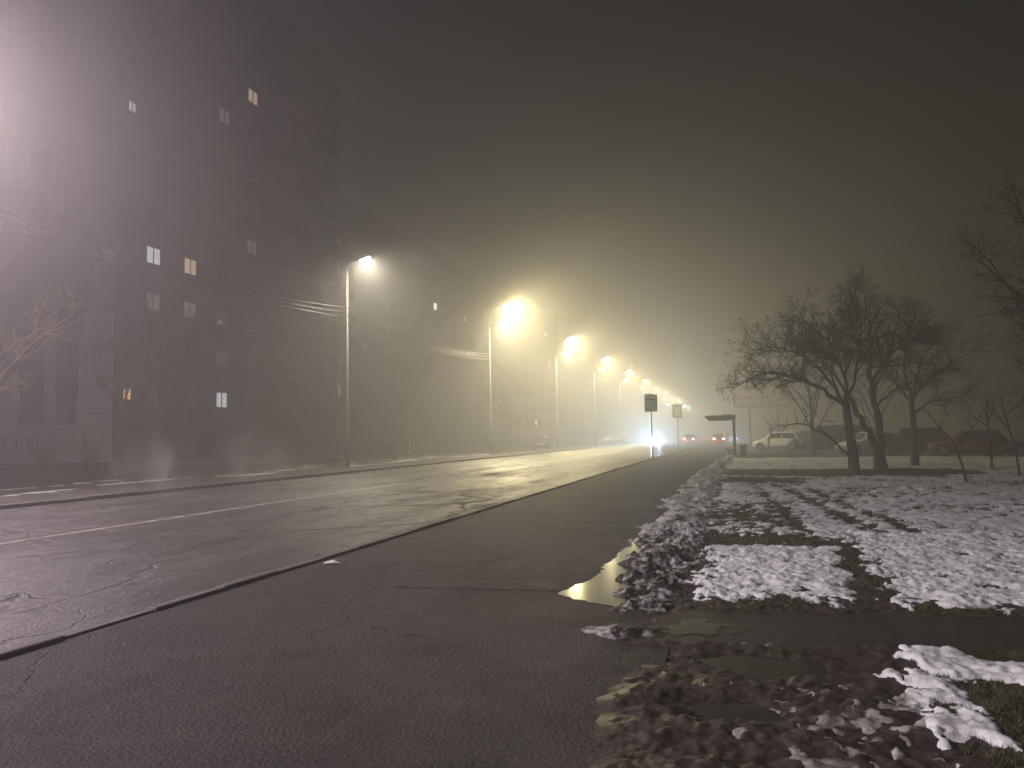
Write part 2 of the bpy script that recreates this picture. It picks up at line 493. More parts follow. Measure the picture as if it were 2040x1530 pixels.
def grid_xy(x0, x1, y0, y1, dx, dy):
    xs = np.arange(x0, x1+dx/2, dx); ys = np.arange(y0, y1+dy/2, dy)
    X, Y = np.meshgrid(xs, ys)
    nx, ny = len(xs)-1, len(ys)-1
    i = np.arange(nx*ny); a = (i//nx)*(nx+1)+i % nx
    return X.ravel(), Y.ravel(), np.stack([a, a+1, a+nx+2, a+nx+1], 1)

def trimmed(V, F, keep):
    F = F[keep]
    used = np.unique(F); m = np.full(len(V), -1); m[used] = np.arange(len(used))
    return V[used], m[F]

# materials
t = NT('muddy_lawn_soil'); p = t.pos()
g = t.noise(p, 1.3, 5, .6); f2 = t.noise(p, 26, 4, .7)
far = t.ramp(t.math('MULTIPLY', t.n.new('ShaderNodeSeparateXYZ').outputs[1], 1.0), [(0, 0), (1, 1)])
sx = [n for n in t.n if n.bl_idname == 'ShaderNodeSeparateXYZ'][0]; t.l.new(p, sx.inputs[0])
grass_zone = t.ramp(t.math('ADD', t.math('MULTIPLY', sx.outputs[1], 0.05), t.math('MULTIPLY', t.math('SUBTRACT', g, 0.5), 0.9)), [(0.33, 0.0), (0.55, 1.0)])
gz2 = t.ramp(t.math('ADD', sx.outputs[0], t.math('MULTIPLY', g, 1.0)), [(0.0, 0.0), (1.0, 1.0)])
side = t.math('MULTIPLY', t.math('GREATER_THAN', t.math('ADD', sx.outputs[0], t.math('MULTIPLY', t.math('SUBTRACT', g, .5), 1.2)), 1.25), 0.8)
soil = t.mix(f2, (0.020, 0.016, 0.013), (0.060, 0.048, 0.040))
grass = t.mix(f2, (0.022, 0.026, 0.010), (0.065, 0.066, 0.026))
t.set(base=t.mix(t.math('MAXIMUM', grass_zone, side), soil, grass), rough=t.ramp(t.noise(p, 5, 4), [(.40, .36), (.6, .75)]),
      normal=t.bump(f2, .7, .012, t.bump(t.noise(p, 90, 3), .5, .004)), spec=.5)

def m_snow(name, clean, dirt, lo, hi, yfade=None):
    t = NT(name); p = t.pos()
    n = t.noise(p, 3.2, 5, .65, .4); n2 = t.noise(p, 15, 4, .7)
    fac = t.math('ADD', t.math('MULTIPLY', n, .55), t.math('MULTIPLY', n2, .45))
    if yfade:
        sx = t.n.new('ShaderNodeSeparateXYZ'); t.l.new(p, sx.inputs[0])
        fac = t.math('ADD', fac, t.ramp(t.math('MULTIPLY', sx.outputs[1], 0.02), [(yfade[0]*.02, -0.0), (yfade[1]*.02, yfade[2])]))
    c = t.mix(t.ramp(fac, [(lo, 0.0), (hi, 1.0)]), dirt, clean)
    spk = t.ramp(t.noise(p, 60, 2, .5), [(0.68, 0.0), (0.74, 1.0)])
    c = t.mix(t.math('MULTIPLY', spk, .5), c, dirt)
    nb = t.bump(t.noise(p, 38, 4, .7), .55, .012)
    t.set(base=c, rough=.55, normal=nb, spec=.4)
    return t.m
m_snow('lawn_snow', (0.76, 0.83, 0.84), (0.31, 0.31, 0.28), 0.33, 0.47)
m_snow('slushy_snow', (0.44, 0.45, 0.43), (0.075, 0.064, 0.055), 0.42, 0.60)
m_snow('dirty_bank_snow', (0.50, 0.53, 0.52), (0.026, 0.022, 0.018), 0.50, 0.62, (8.5, 15.0, 0.11))

for nm, (x0, x1, y0, y1, d) in {'soil': (-1.3, 6.5, 2.2, 13.0, .019), 'lawn': (-1.8, 13.0, 13.0, 28.0, .048), 'lawn_back': (-3.0, 26.0, 28.0, 49.0, .10)}.items():
    X, Y, F = grid_xy(x0, x1, y0, y1, d, d)
    H = soil_h(X, Y)
    # keep the two sheets joined: sink the far one slightly under the near one
    o = link(bpy.data.objects.new(nm, np_mesh(nm, np.stack([X, Y, H], 1), F, MATS['muddy_lawn_soil'])))
    tag(o, kind='structure')
    T = snow_t(X, Y)
    V = np.stack([X, Y, H+T], 1)
    keep = (T[F] > -0.012).any(1)
    slush = (Y < 5.38) & (X < 0.92) | (np.abs(Y-path_lo(X)) < .28) & (X < .85)
    sl = slush[F].all(1)
    if nm == 'soil':
        V2, F2 = trimmed(V, F, keep & ~sl)
        so = link(bpy.data.objects.new('lawn_snow', np_mesh('lawn_snow', V2, F2, MATS['lawn_snow'])))
        tag(so, 'thawing white snow lying over the near lawn', 'snow', kind='stuff')
        V2, F2 = trimmed(V, F, keep & sl)
        so = link(bpy.data.objects.new('slush', np_mesh('slush', V2, F2, MATS['slushy_snow'])))
        tag(so, 'brown trodden slush scattered through the mud', 'slush', kind='stuff')
    else:
        V2, F2 = trimmed(V, F, keep)
        so = link(bpy.data.objects.new('lawn_snow', np_mesh('lawn_snow', V2, F2, MATS['lawn_snow'])))
        tag(so, 'patchy snow with tyre ruts on the middle lawn' if nm == 'lawn' else 'thin patchy snow around the tree trunks', 'snow', kind='stuff')

# cross path
t = NT('wet_path'); p = t.pos(); a = t.noise(p, 70, 3, .7)
t.set(base=t.mix(t.noise(p, 1.2, 4), (.026, .022, .020), (.050, .042, .038)), rough=t.ramp(t.noise(p, 2, 4), [(.35, .30), (.65, .6)]), normal=t.bump(a, .6, .006))
pv_ = []
for x in np.linspace(-0.75, 14, 30):
    pv_.append((x, path_lo(x)-.12, 0.002)); pv_.append((x, path_hi(x)+.12, 0.002))
tag(MB().add(pv_, [(2*i, 2*i+2, 2*i+3, 2*i+1) for i in range(29)]).build('path', t.m), kind='structure')

# ploughed snow bank along the pavement
def bank(x, y):
    yy = np.clip(y, 6.9, 56)
    left = np.interp(yy, [6.9, 7.2, 11.4, 18, 32, 44, 52, 56], [-1.12, -1.20, -1.42, -1.62, -1.50, -1.15, -.75, -.6])
    right = np.interp(yy, [6.9, 7.3, 11.5, 18, 26, 44, 56], [-.80, -.66, -.56, -.56, -.55, -.45, -.35])
    c = (left+right)/2; w = (right-left)/2*1.15
    q = (x-c+0.26*fbm(x*1.7, y*1.7, 201, 4))/w
    ends = sstep(6.75, 7.15, y)*(1-sstep(53, 55.5, y))
    prof = np.clip(1-q*q, 0, 1)**0.75*ends
    big = 0.35+0.9*(fbm(x*1.6, y*1.3, 202, 4)+.25)
    h = prof*np.clip(big, .08, 1.3)*0.11
    tex = .35+.9*np.clip(fbm(x*2.3, y*2.3, 207, 3)+.4, 0, 1)
    h += prof**.6*tex*(0.050*clods(x, y, 5.2, 203)+0.030*clods(x, y, 11, 204)+0.020*clods(x, y, 25, 205)+0.045*fbm(x*9, y*9, 206, 5, .62))
    return np.where(prof > 0, h-0.02, -0.05+0*h)
for (y0, y1, d, nm, lab) in ((6.7, 13.0, .017, 'near', 'dark muddy end of the ploughed snow bank beside the puddle'), (13.0, 56.0, .05, 'far', 'lumpy grey white snow bank ploughed along the pavement edge')):
    X, Y, F = grid_xy(-2.1, 0.1, y0, y1, d, d*1.2)
    H = bank(X, Y)
    V2, F2 = trimmed(np.stack([X, Y, H], 1), F, (H[F] > -0.03).any(1))
    tag(link(bpy.data.objects.new('snow_bank', np_mesh('snow_bank', V2, F2, MATS['dirty_bank_snow']))), lab, 'snow bank', kind='stuff')
# a small heap left on the pavement
X, Y, F = grid_xy(-1.35, -0.45, 5.6, 6.75, .014, .016)
q = ((X+0.93)/0.34+.25*gnoise(X*5, Y*5, 301))**2+((Y-6.22)/0.24+.25*gnoise(X*5, Y*5, 302))**2
pr = np.clip(1-q, 0, 1)
H = np.where(pr > 0, pr**.7*(0.03+.05*clods(X, Y, 7, 303)+.025*clods(X, Y, 18, 304)+.01*fbm(X*25, Y*25, 305, 2))-.004, -.03)
V2, F2 = trimmed(np.stack([X, Y, H], 1), F, (H[F] > -.02).any(1))
tag(link(bpy.data.objects.new('snow_bank', np_mesh('snow_heap', V2, F2, MATS['dirty_bank_snow']))), 'low dirty snow heap alone on the pavement edge', 'snow bank', kind='stuff')

# puddles
t = NT('puddle_water')
t.set(base=(.012, .011, .009), rough=.15, spec=.9, normal=t.bump(t.noise(t.pos(), 9, 3), .05, .01))
def puddle(name, fn, x0, x1, y0, y1, z, d, label):
    X, Y, F = grid_xy(x0, x1, y0, y1, d, d)
    S = fn(X, Y)
    V2, F2 = trimmed(np.stack([X, Y, np.full(X.shape, z)], 1), F, (S[F] > 0).all(1))
    return tag(link(bpy.data.objects.new(name, np_mesh(name, V2, F2, t.m))), kind='structure')
def main_pud(x, y):
    l = np.interp(y, [7.12, 7.25, 7.55, 7.7, 8.3, 9.3, 10.3, 11.7], [-1.24, -1.50, -1.90, -1.88, -1.72, -1.64, -1.66, -1.56])
    return (x-l)+0.10*fbm(x*2, y*1.2, 401, 4)+.04*gnoise(x*14, y*9, 402)-.03
puddle('puddle', main_pud, -1.95, -1.0, 7.1, 11.8, .005, .014, '')
def path_pud(x, y): return 1-((x+0.32)/.34)**2-((y-6.52)/.34)**2-.25+1.1*fbm(x*3, y*3, 405, 5)
puddle('puddle', path_pud, -1.0, 0.4, 6.0, 7.1, .0065, .014, '')
puddle('puddle', lambda x, y: 1-((x-.02)/.6)**2-((y-5.2)/.8)**2, -.55, .7, 4.2, 6.0, -.012, .05, '')

# sealed crack and gravelly scraps on the pavement
cr = [(x, 7.62+0.05*math.sin(x*2.3)-0.02*math.sin(x*7)+.02*(x+3)) for x in np.linspace(-3.6, -1.75, 26)]
mb = MB(); v = []
for i, (x, y) in enumerate(cr):
    w = .026+.012*math.sin(i*1.7)
    v += [(x, y-w, .003), (x, y+w, .003)]
plain('tar', (.010, .009, .009), .95, .2)
tag(MB().add(v, [(2*i, 2*i+2, 2*i+3, 2*i+1) for i in range(25)]).build('pavement_crack', MATS['tar']), kind='structure')
cr = [(x, 15.0+0.3*math.sin(x*1.3)) for x in np.linspace(-5.2, -1.7, 20)]
v = []
for i, (x, y) in enumerate(cr): v += [(x, y-.014, .003), (x, y+.014, .003)]
tag(MB().add(v, [(2*i, 2*i+2, 2*i+3, 2*i+1) for i in range(19)]).build('pavement_crack', MATS['tar']), kind='structure')
plain('white_paper', (.75, .75, .75), .7, .05)
tag(MB().add([(-5.18,8.72,.012),(-5.02,8.70,.03),(-4.97,8.80,.012),(-5.1,8.84,.045),(-5.2,8.8,.02)], [(0,1,3),(1,2,3),(0,3,4)]).build('paper_scrap', MATS['white_paper']),
    'crumpled white paper scrap on the pavement by the kerb', 'litter')

# thin old snow along the far verge
X, Y, F = grid_xy(-31.0, -21.8, 16.0, 80.0, .07, .16)
P = fbm(X*.8, Y*.16, 501, 4)+.35*fbm(X*3, Y*.9, 502, 3)-.42-.25*np.abs(X+25.5)/3
H = np.where(P > 0, .02*np.sqrt(np.clip(P*3, 0, 1)), P*.2)-.155
V2, F2 = trimmed(np.stack([X, Y, H], 1), F, (P[F] > -.06).any(1))
tag(link(bpy.data.objects.new('verge_snow', np_mesh('verge_snow', V2, F2, MATS['lawn_snow']))), 'thin streaks of old snow on the far verge', 'snow', kind='stuff')
# short wet grass where the snow has gone
t = NT('wet_grass'); t.set(base=t.mix(t.noise(t.pos(), 6, 4), (.030, .036, .012), (.085, .080, .035)), rough=.6)
def blades(name, n, x0, x1, y0, y1, test, hmin, hmax, w, label):
    x = nrng.uniform(x0, x1, n); y = nrng.uniform(y0, y1, n); k = test(x, y); x, y = x[k], y[k]
    z = soil_h(x, y)-.004; a = nrng.uniform(0, 2*math.pi, len(x)); h = nrng.uniform(hmin, hmax, len(x)); ln = nrng.uniform(.2, 1.1, len(x))*h
    b = nrng.uniform(0, 2*math.pi, len(x))
    base = np.stack([x, y, z], 1); s_ = np.stack([np.cos(a), np.sin(a), 0*a], 1)*w/2; tip = np.stack([np.cos(b)*ln, np.sin(b)*ln, h], 1)
    V = np.stack([base-s_, base+s_, base+tip], 1).reshape(-1, 3)
    tag(link(bpy.data.objects.new(name, np_mesh(name, V, np.arange(len(V)).reshape(-1, 3), t.m, False))), label, 'grass', kind='stuff')
blades('lawn_grass', 90000, -.5, 6.5, 7.4, 13.0, lambda x, y: (snow_p(x, y) < .10) & (y > path_hi(x)+.03) & (gnoise(x*1.2, y*1.2, 61) > -.25), .015, .05, .006, 'short flattened grass showing through the near snow')
blades('lawn_grass', 60000, 1.0, 4.0, 3.2, 5.9, lambda x, y: (snow_p(x, y) < .05) & (x > 1.05+.25*gnoise(x*2, y*2, 9)), .012, .04, .005, 'mossy short grass beside the muddy path corner')
blades('lawn_grass', 110000, -.5, 13.0, 13.0, 30.0, lambda x, y: (snow_p(x, y) < .08), .02, .07, .012, 'dark grass showing through the middle lawn snow')

# fallen leaves and grit
plain('brown_leaf', (.055, .038, .022), .6, .4, 30)
n = 1500
x = nrng.uniform(-5.2, 6.0, n); y = 2.6+nrng.uniform(0, 1, n)**1.4*16; keep = (x > -1.2) | (nrng.uniform(0, 1, n) < .22); x, y = x[keep], y[keep]; n = len(x)
z = np.where(x > -.9, soil_h(x, y)+np.maximum(snow_t(x, y), 0), 0.0); z = np.where((x > -1.7) & (x < -.5), np.maximum(z, bank(x, y)), z)
z = np.where((x > -.7) & (y > path_lo(x)) & (y < path_hi(x)), .003, np.where(x < -.9, np.maximum(z, 0), z))+.004
a = nrng.uniform(0, 2*math.pi, n); sz = nrng.uniform(.008, .028, n); tl = nrng.uniform(-.35, .35, n)
u = np.stack([np.cos(a)*sz, np.sin(a)*sz, tl*sz], 1); w_ = np.stack([-np.sin(a)*sz*.6, np.cos(a)*sz*.6, np.abs(tl)*sz*.5], 1); c_ = np.stack([x, y, z+.3*sz], 1)
V = np.stack([c_-u, c_+w_, c_+u, c_-w_], 1).reshape(-1, 3)
tag(link(bpy.data.objects.new('fallen_leaves', np_mesh('fallen_leaves', V, np.arange(len(V)).reshape(-1, 4), MATS['brown_leaf'], False))), 'small brown fallen leaves strewn over snow and pavement', 'leaves', kind='stuff')
# ---------------------------------------------------------------- apartment blocks
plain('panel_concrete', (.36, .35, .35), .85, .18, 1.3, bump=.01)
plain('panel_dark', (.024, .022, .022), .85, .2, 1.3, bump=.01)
plain('plinth_concrete', (.10, .095, .09), .9, .25, 2.0, bump=.01)
plain('window_frame_white', (.035, .033, .033), .5, .08)
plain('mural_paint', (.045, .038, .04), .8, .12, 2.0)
plain('graffiti_paint', (.045, .04, .045), .7, .1)
t = NT('dark_window_glass'); t.set(base=(.02, .022, .025), rough=.08, spec=.6)
t = NT('net_curtain_glass'); t.set(base=t.mix(t.noise(t.pos(), 5, 3), (.03, .03, .032), (.07, .07, .072)), rough=.2)
def lit(name, c, s):
    t = NT(name)
    n = t.noise(t.scale(t.pos(), (4, 4, 1)), 3.0, 3)
    t.set(base=(.3, .3, .3), emit=t.mix(n, tuple(x*.5 for x in c), c), estr=s, rough=.3)
    t.m.cycles.emission_sampling = 'NONE'
    return t.m
lit('lit_cold', (.80, .85, 1.0), .8); lit('lit_warm', (1.0, .72, .48), .8); lit('lit_white', (.95, .92, 1.0), .95)
lit('lit_orange', (1.0, .55, .2), 1.4); lit('lit_teal', (.6, .95, .95), .9); lit('lit_dim', (.9, .85, .9), .16); lit('lit_bright', (.85, 1.0, .95), 7.0)

def window_meshes(w, h):
    fr = MB(); d = .06
    fr.box(-.02, .05, -w/2-d, w/2+d, -h/2-d, -h/2); fr.box(-.02, .05, -w/2-d, w/2+d, h/2, h/2+d)
    fr.box(-.02, .05, -w/2-d, -w/2, -h/2, h/2); fr.box(-.02, .05, w/2, w/2+d, -h/2, h/2)
    mu = MB()
    for y in ((-w/6, w/6) if w > 1.3 else (0,)): mu.box(-.015, .045, y-.035, y+.035, -h/2, h/2)
    sill = MB().box(-.02, .14, -w/2-.1, w/2+.1, -h/2-d-.04, -h/2-d)
    pane = MB().box(-.05, .0, -w/2, w/2, -h/2, h/2)
    return fr.mesh('window', MATS['window_frame_white']), mu.mesh('mullion', MATS['window_frame_white']), sill.mesh('sill', MATS['plinth_concrete']), pane

def apartment(name, x, y0, y1, depth, floors, cols, lits, label, small_cols=(), dark=False, detail=True, stack_balcony=()):
    """facade faces +x at plane x, gable at y0 faces the viewer"""
    H = 1.25+2.95*floors
    root = tag(empty(name, (x, y0, 0)), label, 'apartment block', 'apartment blocks across the road')
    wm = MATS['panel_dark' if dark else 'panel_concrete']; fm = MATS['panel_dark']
    # wall slabs: each storey a course of panels with open joints
    L = y1-y0
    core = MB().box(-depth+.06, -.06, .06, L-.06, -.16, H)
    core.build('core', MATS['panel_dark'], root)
    bay = 3.35
    nb = max(1, int(round(L/bay))); bw = L/nb
    pan = {}
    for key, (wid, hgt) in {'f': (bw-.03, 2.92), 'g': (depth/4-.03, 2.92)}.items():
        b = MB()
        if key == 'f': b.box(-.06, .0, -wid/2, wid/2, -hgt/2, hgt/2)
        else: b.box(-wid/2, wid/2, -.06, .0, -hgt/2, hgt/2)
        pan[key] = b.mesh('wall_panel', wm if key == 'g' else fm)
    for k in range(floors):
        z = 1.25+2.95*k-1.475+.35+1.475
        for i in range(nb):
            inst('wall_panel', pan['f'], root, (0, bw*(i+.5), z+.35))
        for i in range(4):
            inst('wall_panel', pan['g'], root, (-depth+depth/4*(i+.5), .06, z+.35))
    MB().box(-depth-.03, .03, -.03, L+.03, -.16, .42).build('plinth', MATS['plinth_concrete'], root)
    MB().box(-depth-.1, .1, -.1, L+.1, H+.05, H+.55).build('parapet', MATS['plinth_concrete'], root)
    fr, mu, sill, pane = window_meshes(1.12, 1.0)
    panes = {}
    def place(yc, zc, lt, small=False):
        f = inst('window', fr, root, (0.0, yc-y0, zc+.35), scale=(1, .5, .6) if small else None)
        pm = lt or ('net_curtain_glass' if rng.random() < .3 else 'dark_window_glass')
        if pm not in panes: panes[pm] = pane.mesh('pane', MATS[pm])
        inst('pane', panes[pm], f, (.012, 0, 0))
        if detail:
            inst('mullion', mu, f, (.004, 0, 0)); inst('sill', sill, f)
    for k in range(floors):
        for c in cols: place(c, 1.25+2.95*k, lits.get((c, k)))
        for c in small_cols: place(c, 1.25+2.95*k, lits.get((c, k)), True)
    # balconies
    bm_s = MB().box(0.0, 1.0, -1.45, 1.45, -.08, .06).mesh('balcony', MATS['plinth_concrete'])
    bm_r = MB().box(.93, .99, -1.45, 1.45, .06, 1.0).box(.0, .93, -1.45, -1.40, .06, 1.0).box(.0, .93, 1.40, 1.45, .06, 1.0).mesh('balustrade', fm)
    for c in stack_balcony:
        for k in range(1, floors):
            b = inst('balcony', bm_s, root, (.005, c-y0, 1.25+2.95*k-1.0+.35)); inst('balustrade', bm_r, b)
    return root

colsA = [38.5+3.35*i for i in range(7)]
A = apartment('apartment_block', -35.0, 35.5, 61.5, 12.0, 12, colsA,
    {(38.5, 4): 'lit_white', (colsA[1], 4): 'lit_warm', (38.5, 3): 'lit_dim', (colsA[1], 3): 'lit_dim', (colsA[2], 1): 'lit_white',
     (36.55, 1): 'lit_orange', (36.55, 7): 'lit_cold', (colsA[2], 8): 'lit_dim', (colsA[3], 9): 'lit_warm', (colsA[3], 5): 'lit_dim'},
    'tall grey panel apartment block with tree-shaped dark painting on its end wall', small_cols=(36.55,), stack_balcony=(colsA[4]+1.6, colsA[6]))
# the painted end wall: dark trunks and crowns, flat paint on the gable
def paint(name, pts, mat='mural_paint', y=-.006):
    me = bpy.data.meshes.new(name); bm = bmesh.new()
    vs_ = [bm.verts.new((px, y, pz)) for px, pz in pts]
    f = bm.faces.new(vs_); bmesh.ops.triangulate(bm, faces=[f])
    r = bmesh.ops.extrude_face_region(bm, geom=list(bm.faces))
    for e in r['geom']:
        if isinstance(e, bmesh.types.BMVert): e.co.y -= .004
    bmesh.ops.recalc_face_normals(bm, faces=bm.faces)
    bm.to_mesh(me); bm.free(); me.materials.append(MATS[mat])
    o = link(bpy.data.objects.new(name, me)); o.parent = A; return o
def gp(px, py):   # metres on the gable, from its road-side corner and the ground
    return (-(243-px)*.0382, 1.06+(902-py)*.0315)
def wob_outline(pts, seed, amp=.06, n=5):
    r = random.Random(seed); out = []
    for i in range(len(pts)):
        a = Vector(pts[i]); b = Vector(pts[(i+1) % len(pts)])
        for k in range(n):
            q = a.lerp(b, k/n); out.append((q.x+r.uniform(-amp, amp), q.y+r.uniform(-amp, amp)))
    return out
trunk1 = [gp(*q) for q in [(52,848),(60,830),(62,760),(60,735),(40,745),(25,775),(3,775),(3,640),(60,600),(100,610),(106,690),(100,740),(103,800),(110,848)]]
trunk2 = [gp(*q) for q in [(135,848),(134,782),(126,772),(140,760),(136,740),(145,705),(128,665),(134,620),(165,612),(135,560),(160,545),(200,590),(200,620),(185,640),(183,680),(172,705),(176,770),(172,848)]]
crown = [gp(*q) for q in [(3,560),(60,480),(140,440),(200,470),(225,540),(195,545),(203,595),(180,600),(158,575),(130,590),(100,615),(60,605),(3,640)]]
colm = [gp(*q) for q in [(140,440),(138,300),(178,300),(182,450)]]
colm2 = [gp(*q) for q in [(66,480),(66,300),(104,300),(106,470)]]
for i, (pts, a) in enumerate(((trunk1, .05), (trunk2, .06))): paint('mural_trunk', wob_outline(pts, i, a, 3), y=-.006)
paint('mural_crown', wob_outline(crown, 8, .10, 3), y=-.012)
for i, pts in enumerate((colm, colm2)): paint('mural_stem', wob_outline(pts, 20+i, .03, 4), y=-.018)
for i, (cx, w_, h_) in enumerate([(-8.7,.75,.95),(-7.6,.55,.9),(-6.7,.6,.85),(-5.9,.45,.8),(-9.0,.3,.45)]):
    pts = [(cx+w_*math.cos(a)*.8, -.022, 1.35+h_*max(0, math.sin(a))**.8) for a in np.linspace(0.05, math.pi-.05, 14)]
    MB().tube(pts, .035, 5).build('graffiti_stroke', MATS['graffiti_paint'], A)

colsB = [69+3.35*i for i in range(18)]
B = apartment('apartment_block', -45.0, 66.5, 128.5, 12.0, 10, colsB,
    {(colsB[1], 2): 'lit_dim', (colsB[2], 2): 'lit_teal', (colsB[3], 2): 'lit_cold', (colsB[12], 7): 'lit_bright', (colsB[13], 7): 'lit_dim', (colsB[16], 7): 'lit_warm'},
    'long dim apartment block set back in the fog behind the second lamp', detail=False, dark=True)
colsC = [142+3.35*i for i in range(12)]
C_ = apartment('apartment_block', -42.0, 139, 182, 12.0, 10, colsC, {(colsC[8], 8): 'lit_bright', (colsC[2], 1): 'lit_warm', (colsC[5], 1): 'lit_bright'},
    'farthest apartment block almost lost in the fog down the road', detail=False, dark=True)
# ---------------------------------------------------------------- bare trees
def m_bark(name, c0, c1):
    t = NT(name); p = t.obj()
    n = t.noise(t.scale(p, (1, 1, .25)), 18, 5, .7)
    t.set(base=t.mix(n, c0, c1), rough=.85, normal=t.bump(n, .6, .02))
    return t.m
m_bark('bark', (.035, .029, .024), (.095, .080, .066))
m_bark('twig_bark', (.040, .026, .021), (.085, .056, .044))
plain('bare_wood', (.36, .26, .17), .7, .2, 8)
plain('dry_leaf', (.11, .075, .04), .8, .3, 20)

class Tree:
    def __init__(self, seed):
        self.r = np.random.default_rng(seed); self.parts = {'trunk': ([], []), 'crown': ([], [])}
        self.nv = {'trunk': 0, 'crown': 0}; self.tips = []
    def tube(self, P, R, n, part):
        P = np.asarray(P, float); k = len(P)
        T = np.gradient(P, axis=0); T /= np.linalg.norm(T, axis=1, keepdims=True)+1e-9
        ref = np.array([.3, .2, .93]) if abs(T[0, 2]) < .85 else np.array([1., .1, 0])
        A = np.cross(T, ref); A /= np.linalg.norm(A, axis=1, keepdims=True)+1e-9
        Bv = np.cross(A, T)
        th = 2*np.pi*np.arange(n)/n
        V = P[:, None]+np.asarray(R)[:, None, None]*(np.cos(th)[None, :, None]*A[:, None]+np.sin(th)[None, :, None]*Bv[:, None])
        i = np.arange(k-1)[:, None]; j = np.arange(n)[None]
        b = self.nv[part]
        F = np.stack([b+i*n+j, b+i*n+(j+1) % n, b+(i+1)*n+(j+1) % n, b+(i+1)*n+j], -1).reshape(-1, 4)
        self.parts[part][0].append(V.reshape(-1, 3)); self.parts[part][1].append(F); self.nv[part] += k*n
    def path(self, p0, d, L, k, wig, up):
        d = d/np.linalg.norm(d); P = [p0]; st = L/(k-1)
        for i in range(k-1):
            d = d+self.r.normal(0, wig, 3)+np.array([0, 0, up]); d /= np.linalg.norm(d)
            P.append(P[-1]+d*st)
        return np.array(P)
    def smooth(self, P, k):
        P = np.asarray(P, float); s = np.r_[0, np.cumsum(np.linalg.norm(np.diff(P, axis=0), axis=1))]
        q = np.linspace(0, s[-1], k)
        Q = np.stack([np.interp(q, s, P[:, c]) for c in range(3)], 1)
        for _ in range(2): Q[1:-1] = .25*Q[:-2]+.5*Q[1:-1]+.25*Q[2:]
        return Q, s[-1]
    def twigs(self, P, R, level, dens, Lc, maxlev, start=.2):
        L = np.linalg.norm(np.diff(P, axis=0), axis=1).sum()
        n = max(1, int(L*dens*self.r.uniform(.8, 1.2)))
        T = np.gradient(P, axis=0); T /= np.linalg.norm(T, axis=1, keepdims=True)+1e-9
        for u in self.r.uniform(start, 1.0, n):
            f = u*(len(P)-1); i = int(f); a = f-i; j = min(i+1, len(P)-1)
            p = P[i]*(1-a)+P[j]*a; r0 = R[i]*(1-a)+R[j]*a
            rd = self.r.normal(0, 1, 3); rd -= T[i]*(rd@T[i]); rd /= np.linalg.norm(rd)+1e-9
            d = T[i]*self.r.uniform(.35, .9)+rd*self.r.uniform(.6, 1.0)+np.array([0, 0, .22])
            l = Lc*self.r.uniform(.5, 1.25)*(1.1-.5*u)
            rr = min(r0*.75, .014*l/.5+.004)
            k = 5 if level < maxlev else 4
            Q = self.path(p, d, l, k, .20, -.035 if level == 2 else .02)
            RR = np.linspace(rr, max(rr*.35, .0045), k)
            self.tube(Q, RR, 4 if level == 2 else 3, 'crown')
            if level < maxlev: self.twigs(Q, RR, level+1, dens*1.55, Lc*.46, maxlev, .15)
            else: self.tips.append(Q[-1])
    def limb(self, P, r0, r1, part='crown', n=7, dens=4.6, Lc=1.45, maxlev=4, k=14, start=.25):
        Q, L = self.smooth(P, k)
        w = self.r.normal(0, .035, Q.shape); w[0] = 0; Q += w*min(1, L*.4)
        R = np.linspace(r0, r1, k)
        self.tube(Q, R, n, part)
        if part == 'crown': self.twigs(Q, R, 2, dens, Lc, maxlev, start)
        return Q
    def finish(self, name, loc, label, rz=0, leaves=0, scale=1.0, group='bare trees', cat='tree'):
        root = tag(empty(name, loc, rz), label, cat, group); root.scale = (scale,)*3
        for part, mat in (('trunk', 'bark'), ('crown', 'twig_bark')):
            V, F = self.parts[part]
            if V:
                o = link(bpy.data.objects.new(part, np_mesh(part, np.concatenate(V), np.concatenate(F), MATS[mat]))); o.parent = root
        if leaves and self.tips:
            tp = np.array(self.tips)[self.r.integers(0, len(self.tips), leaves)]
            a = self.r.normal(0, .03, (leaves, 3)); b = self.r.normal(0, .03, (leaves, 3))
            V = np.stack([tp, tp+a, tp+a+b, tp+b], 1).reshape(-1, 3)
            F = np.arange(leaves*4).reshape(-1, 4)
            o = link(bpy.data.objects.new('dry_leaves', np_mesh('dry_leaves', V, F, MATS['dry_leaf'], False))); o.parent = root; o['kind'] = 'stuff'
        return root

DU = np.array([.958, .286, 0]); DV = np.array([-.286, .958, 0])
def loc3(pts, seed, spread):
    """(sideways, height) plus a wandering third dimension"""
    r = np.random.default_rng(seed); dv = 0; out = []
    drift = r.uniform(-spread, spread)
    n = len(pts)
    for i, (u, z) in enumerate(pts):
        out.append(DU*u+DV*(drift*(i/(n-1))**1.2*max(1., abs(pts[-1][1]-pts[0][1]))*.5)+np.array([0, 0, z]))
    return out

# the broken-topped tree nearest the pavement
T = Tree(3)
T.tube(T.smooth(loc3([(0,-.15),(0,.0),(-.03,.9),(-.13,1.8),(-.2,2.6)], 1, .02), 12)[0], np.linspace(.20, .13, 12), 10, 'trunk')
for i, (pts, r0) in enumerate([
    ([(-.18,2.5),(-.5,2.75),(-1.3,3.3),(-2.2,3.65),(-3.2,3.7),(-3.9,3.4),(-4.3,3.05)], .085),
    ([(-.2,2.5),(-.05,3.3),(-.4,4.4),(-1.0,5.3),(-1.8,5.9)], .07),
    ([(-.22,2.5),(-1.0,3.8),(-2.1,4.6),(-3.3,4.7),(-4.0,4.2)], .06),
    ([(-.2,2.5),(.25,3.6),(.5,5.0),(.3,6.4)], .06),
    ([(-.2,2.55),(-.9,3.9),(-1.7,5.0),(-2.6,5.4)], .05)]):
    T.limb(loc3(pts, 30+i, .35), r0, .012)
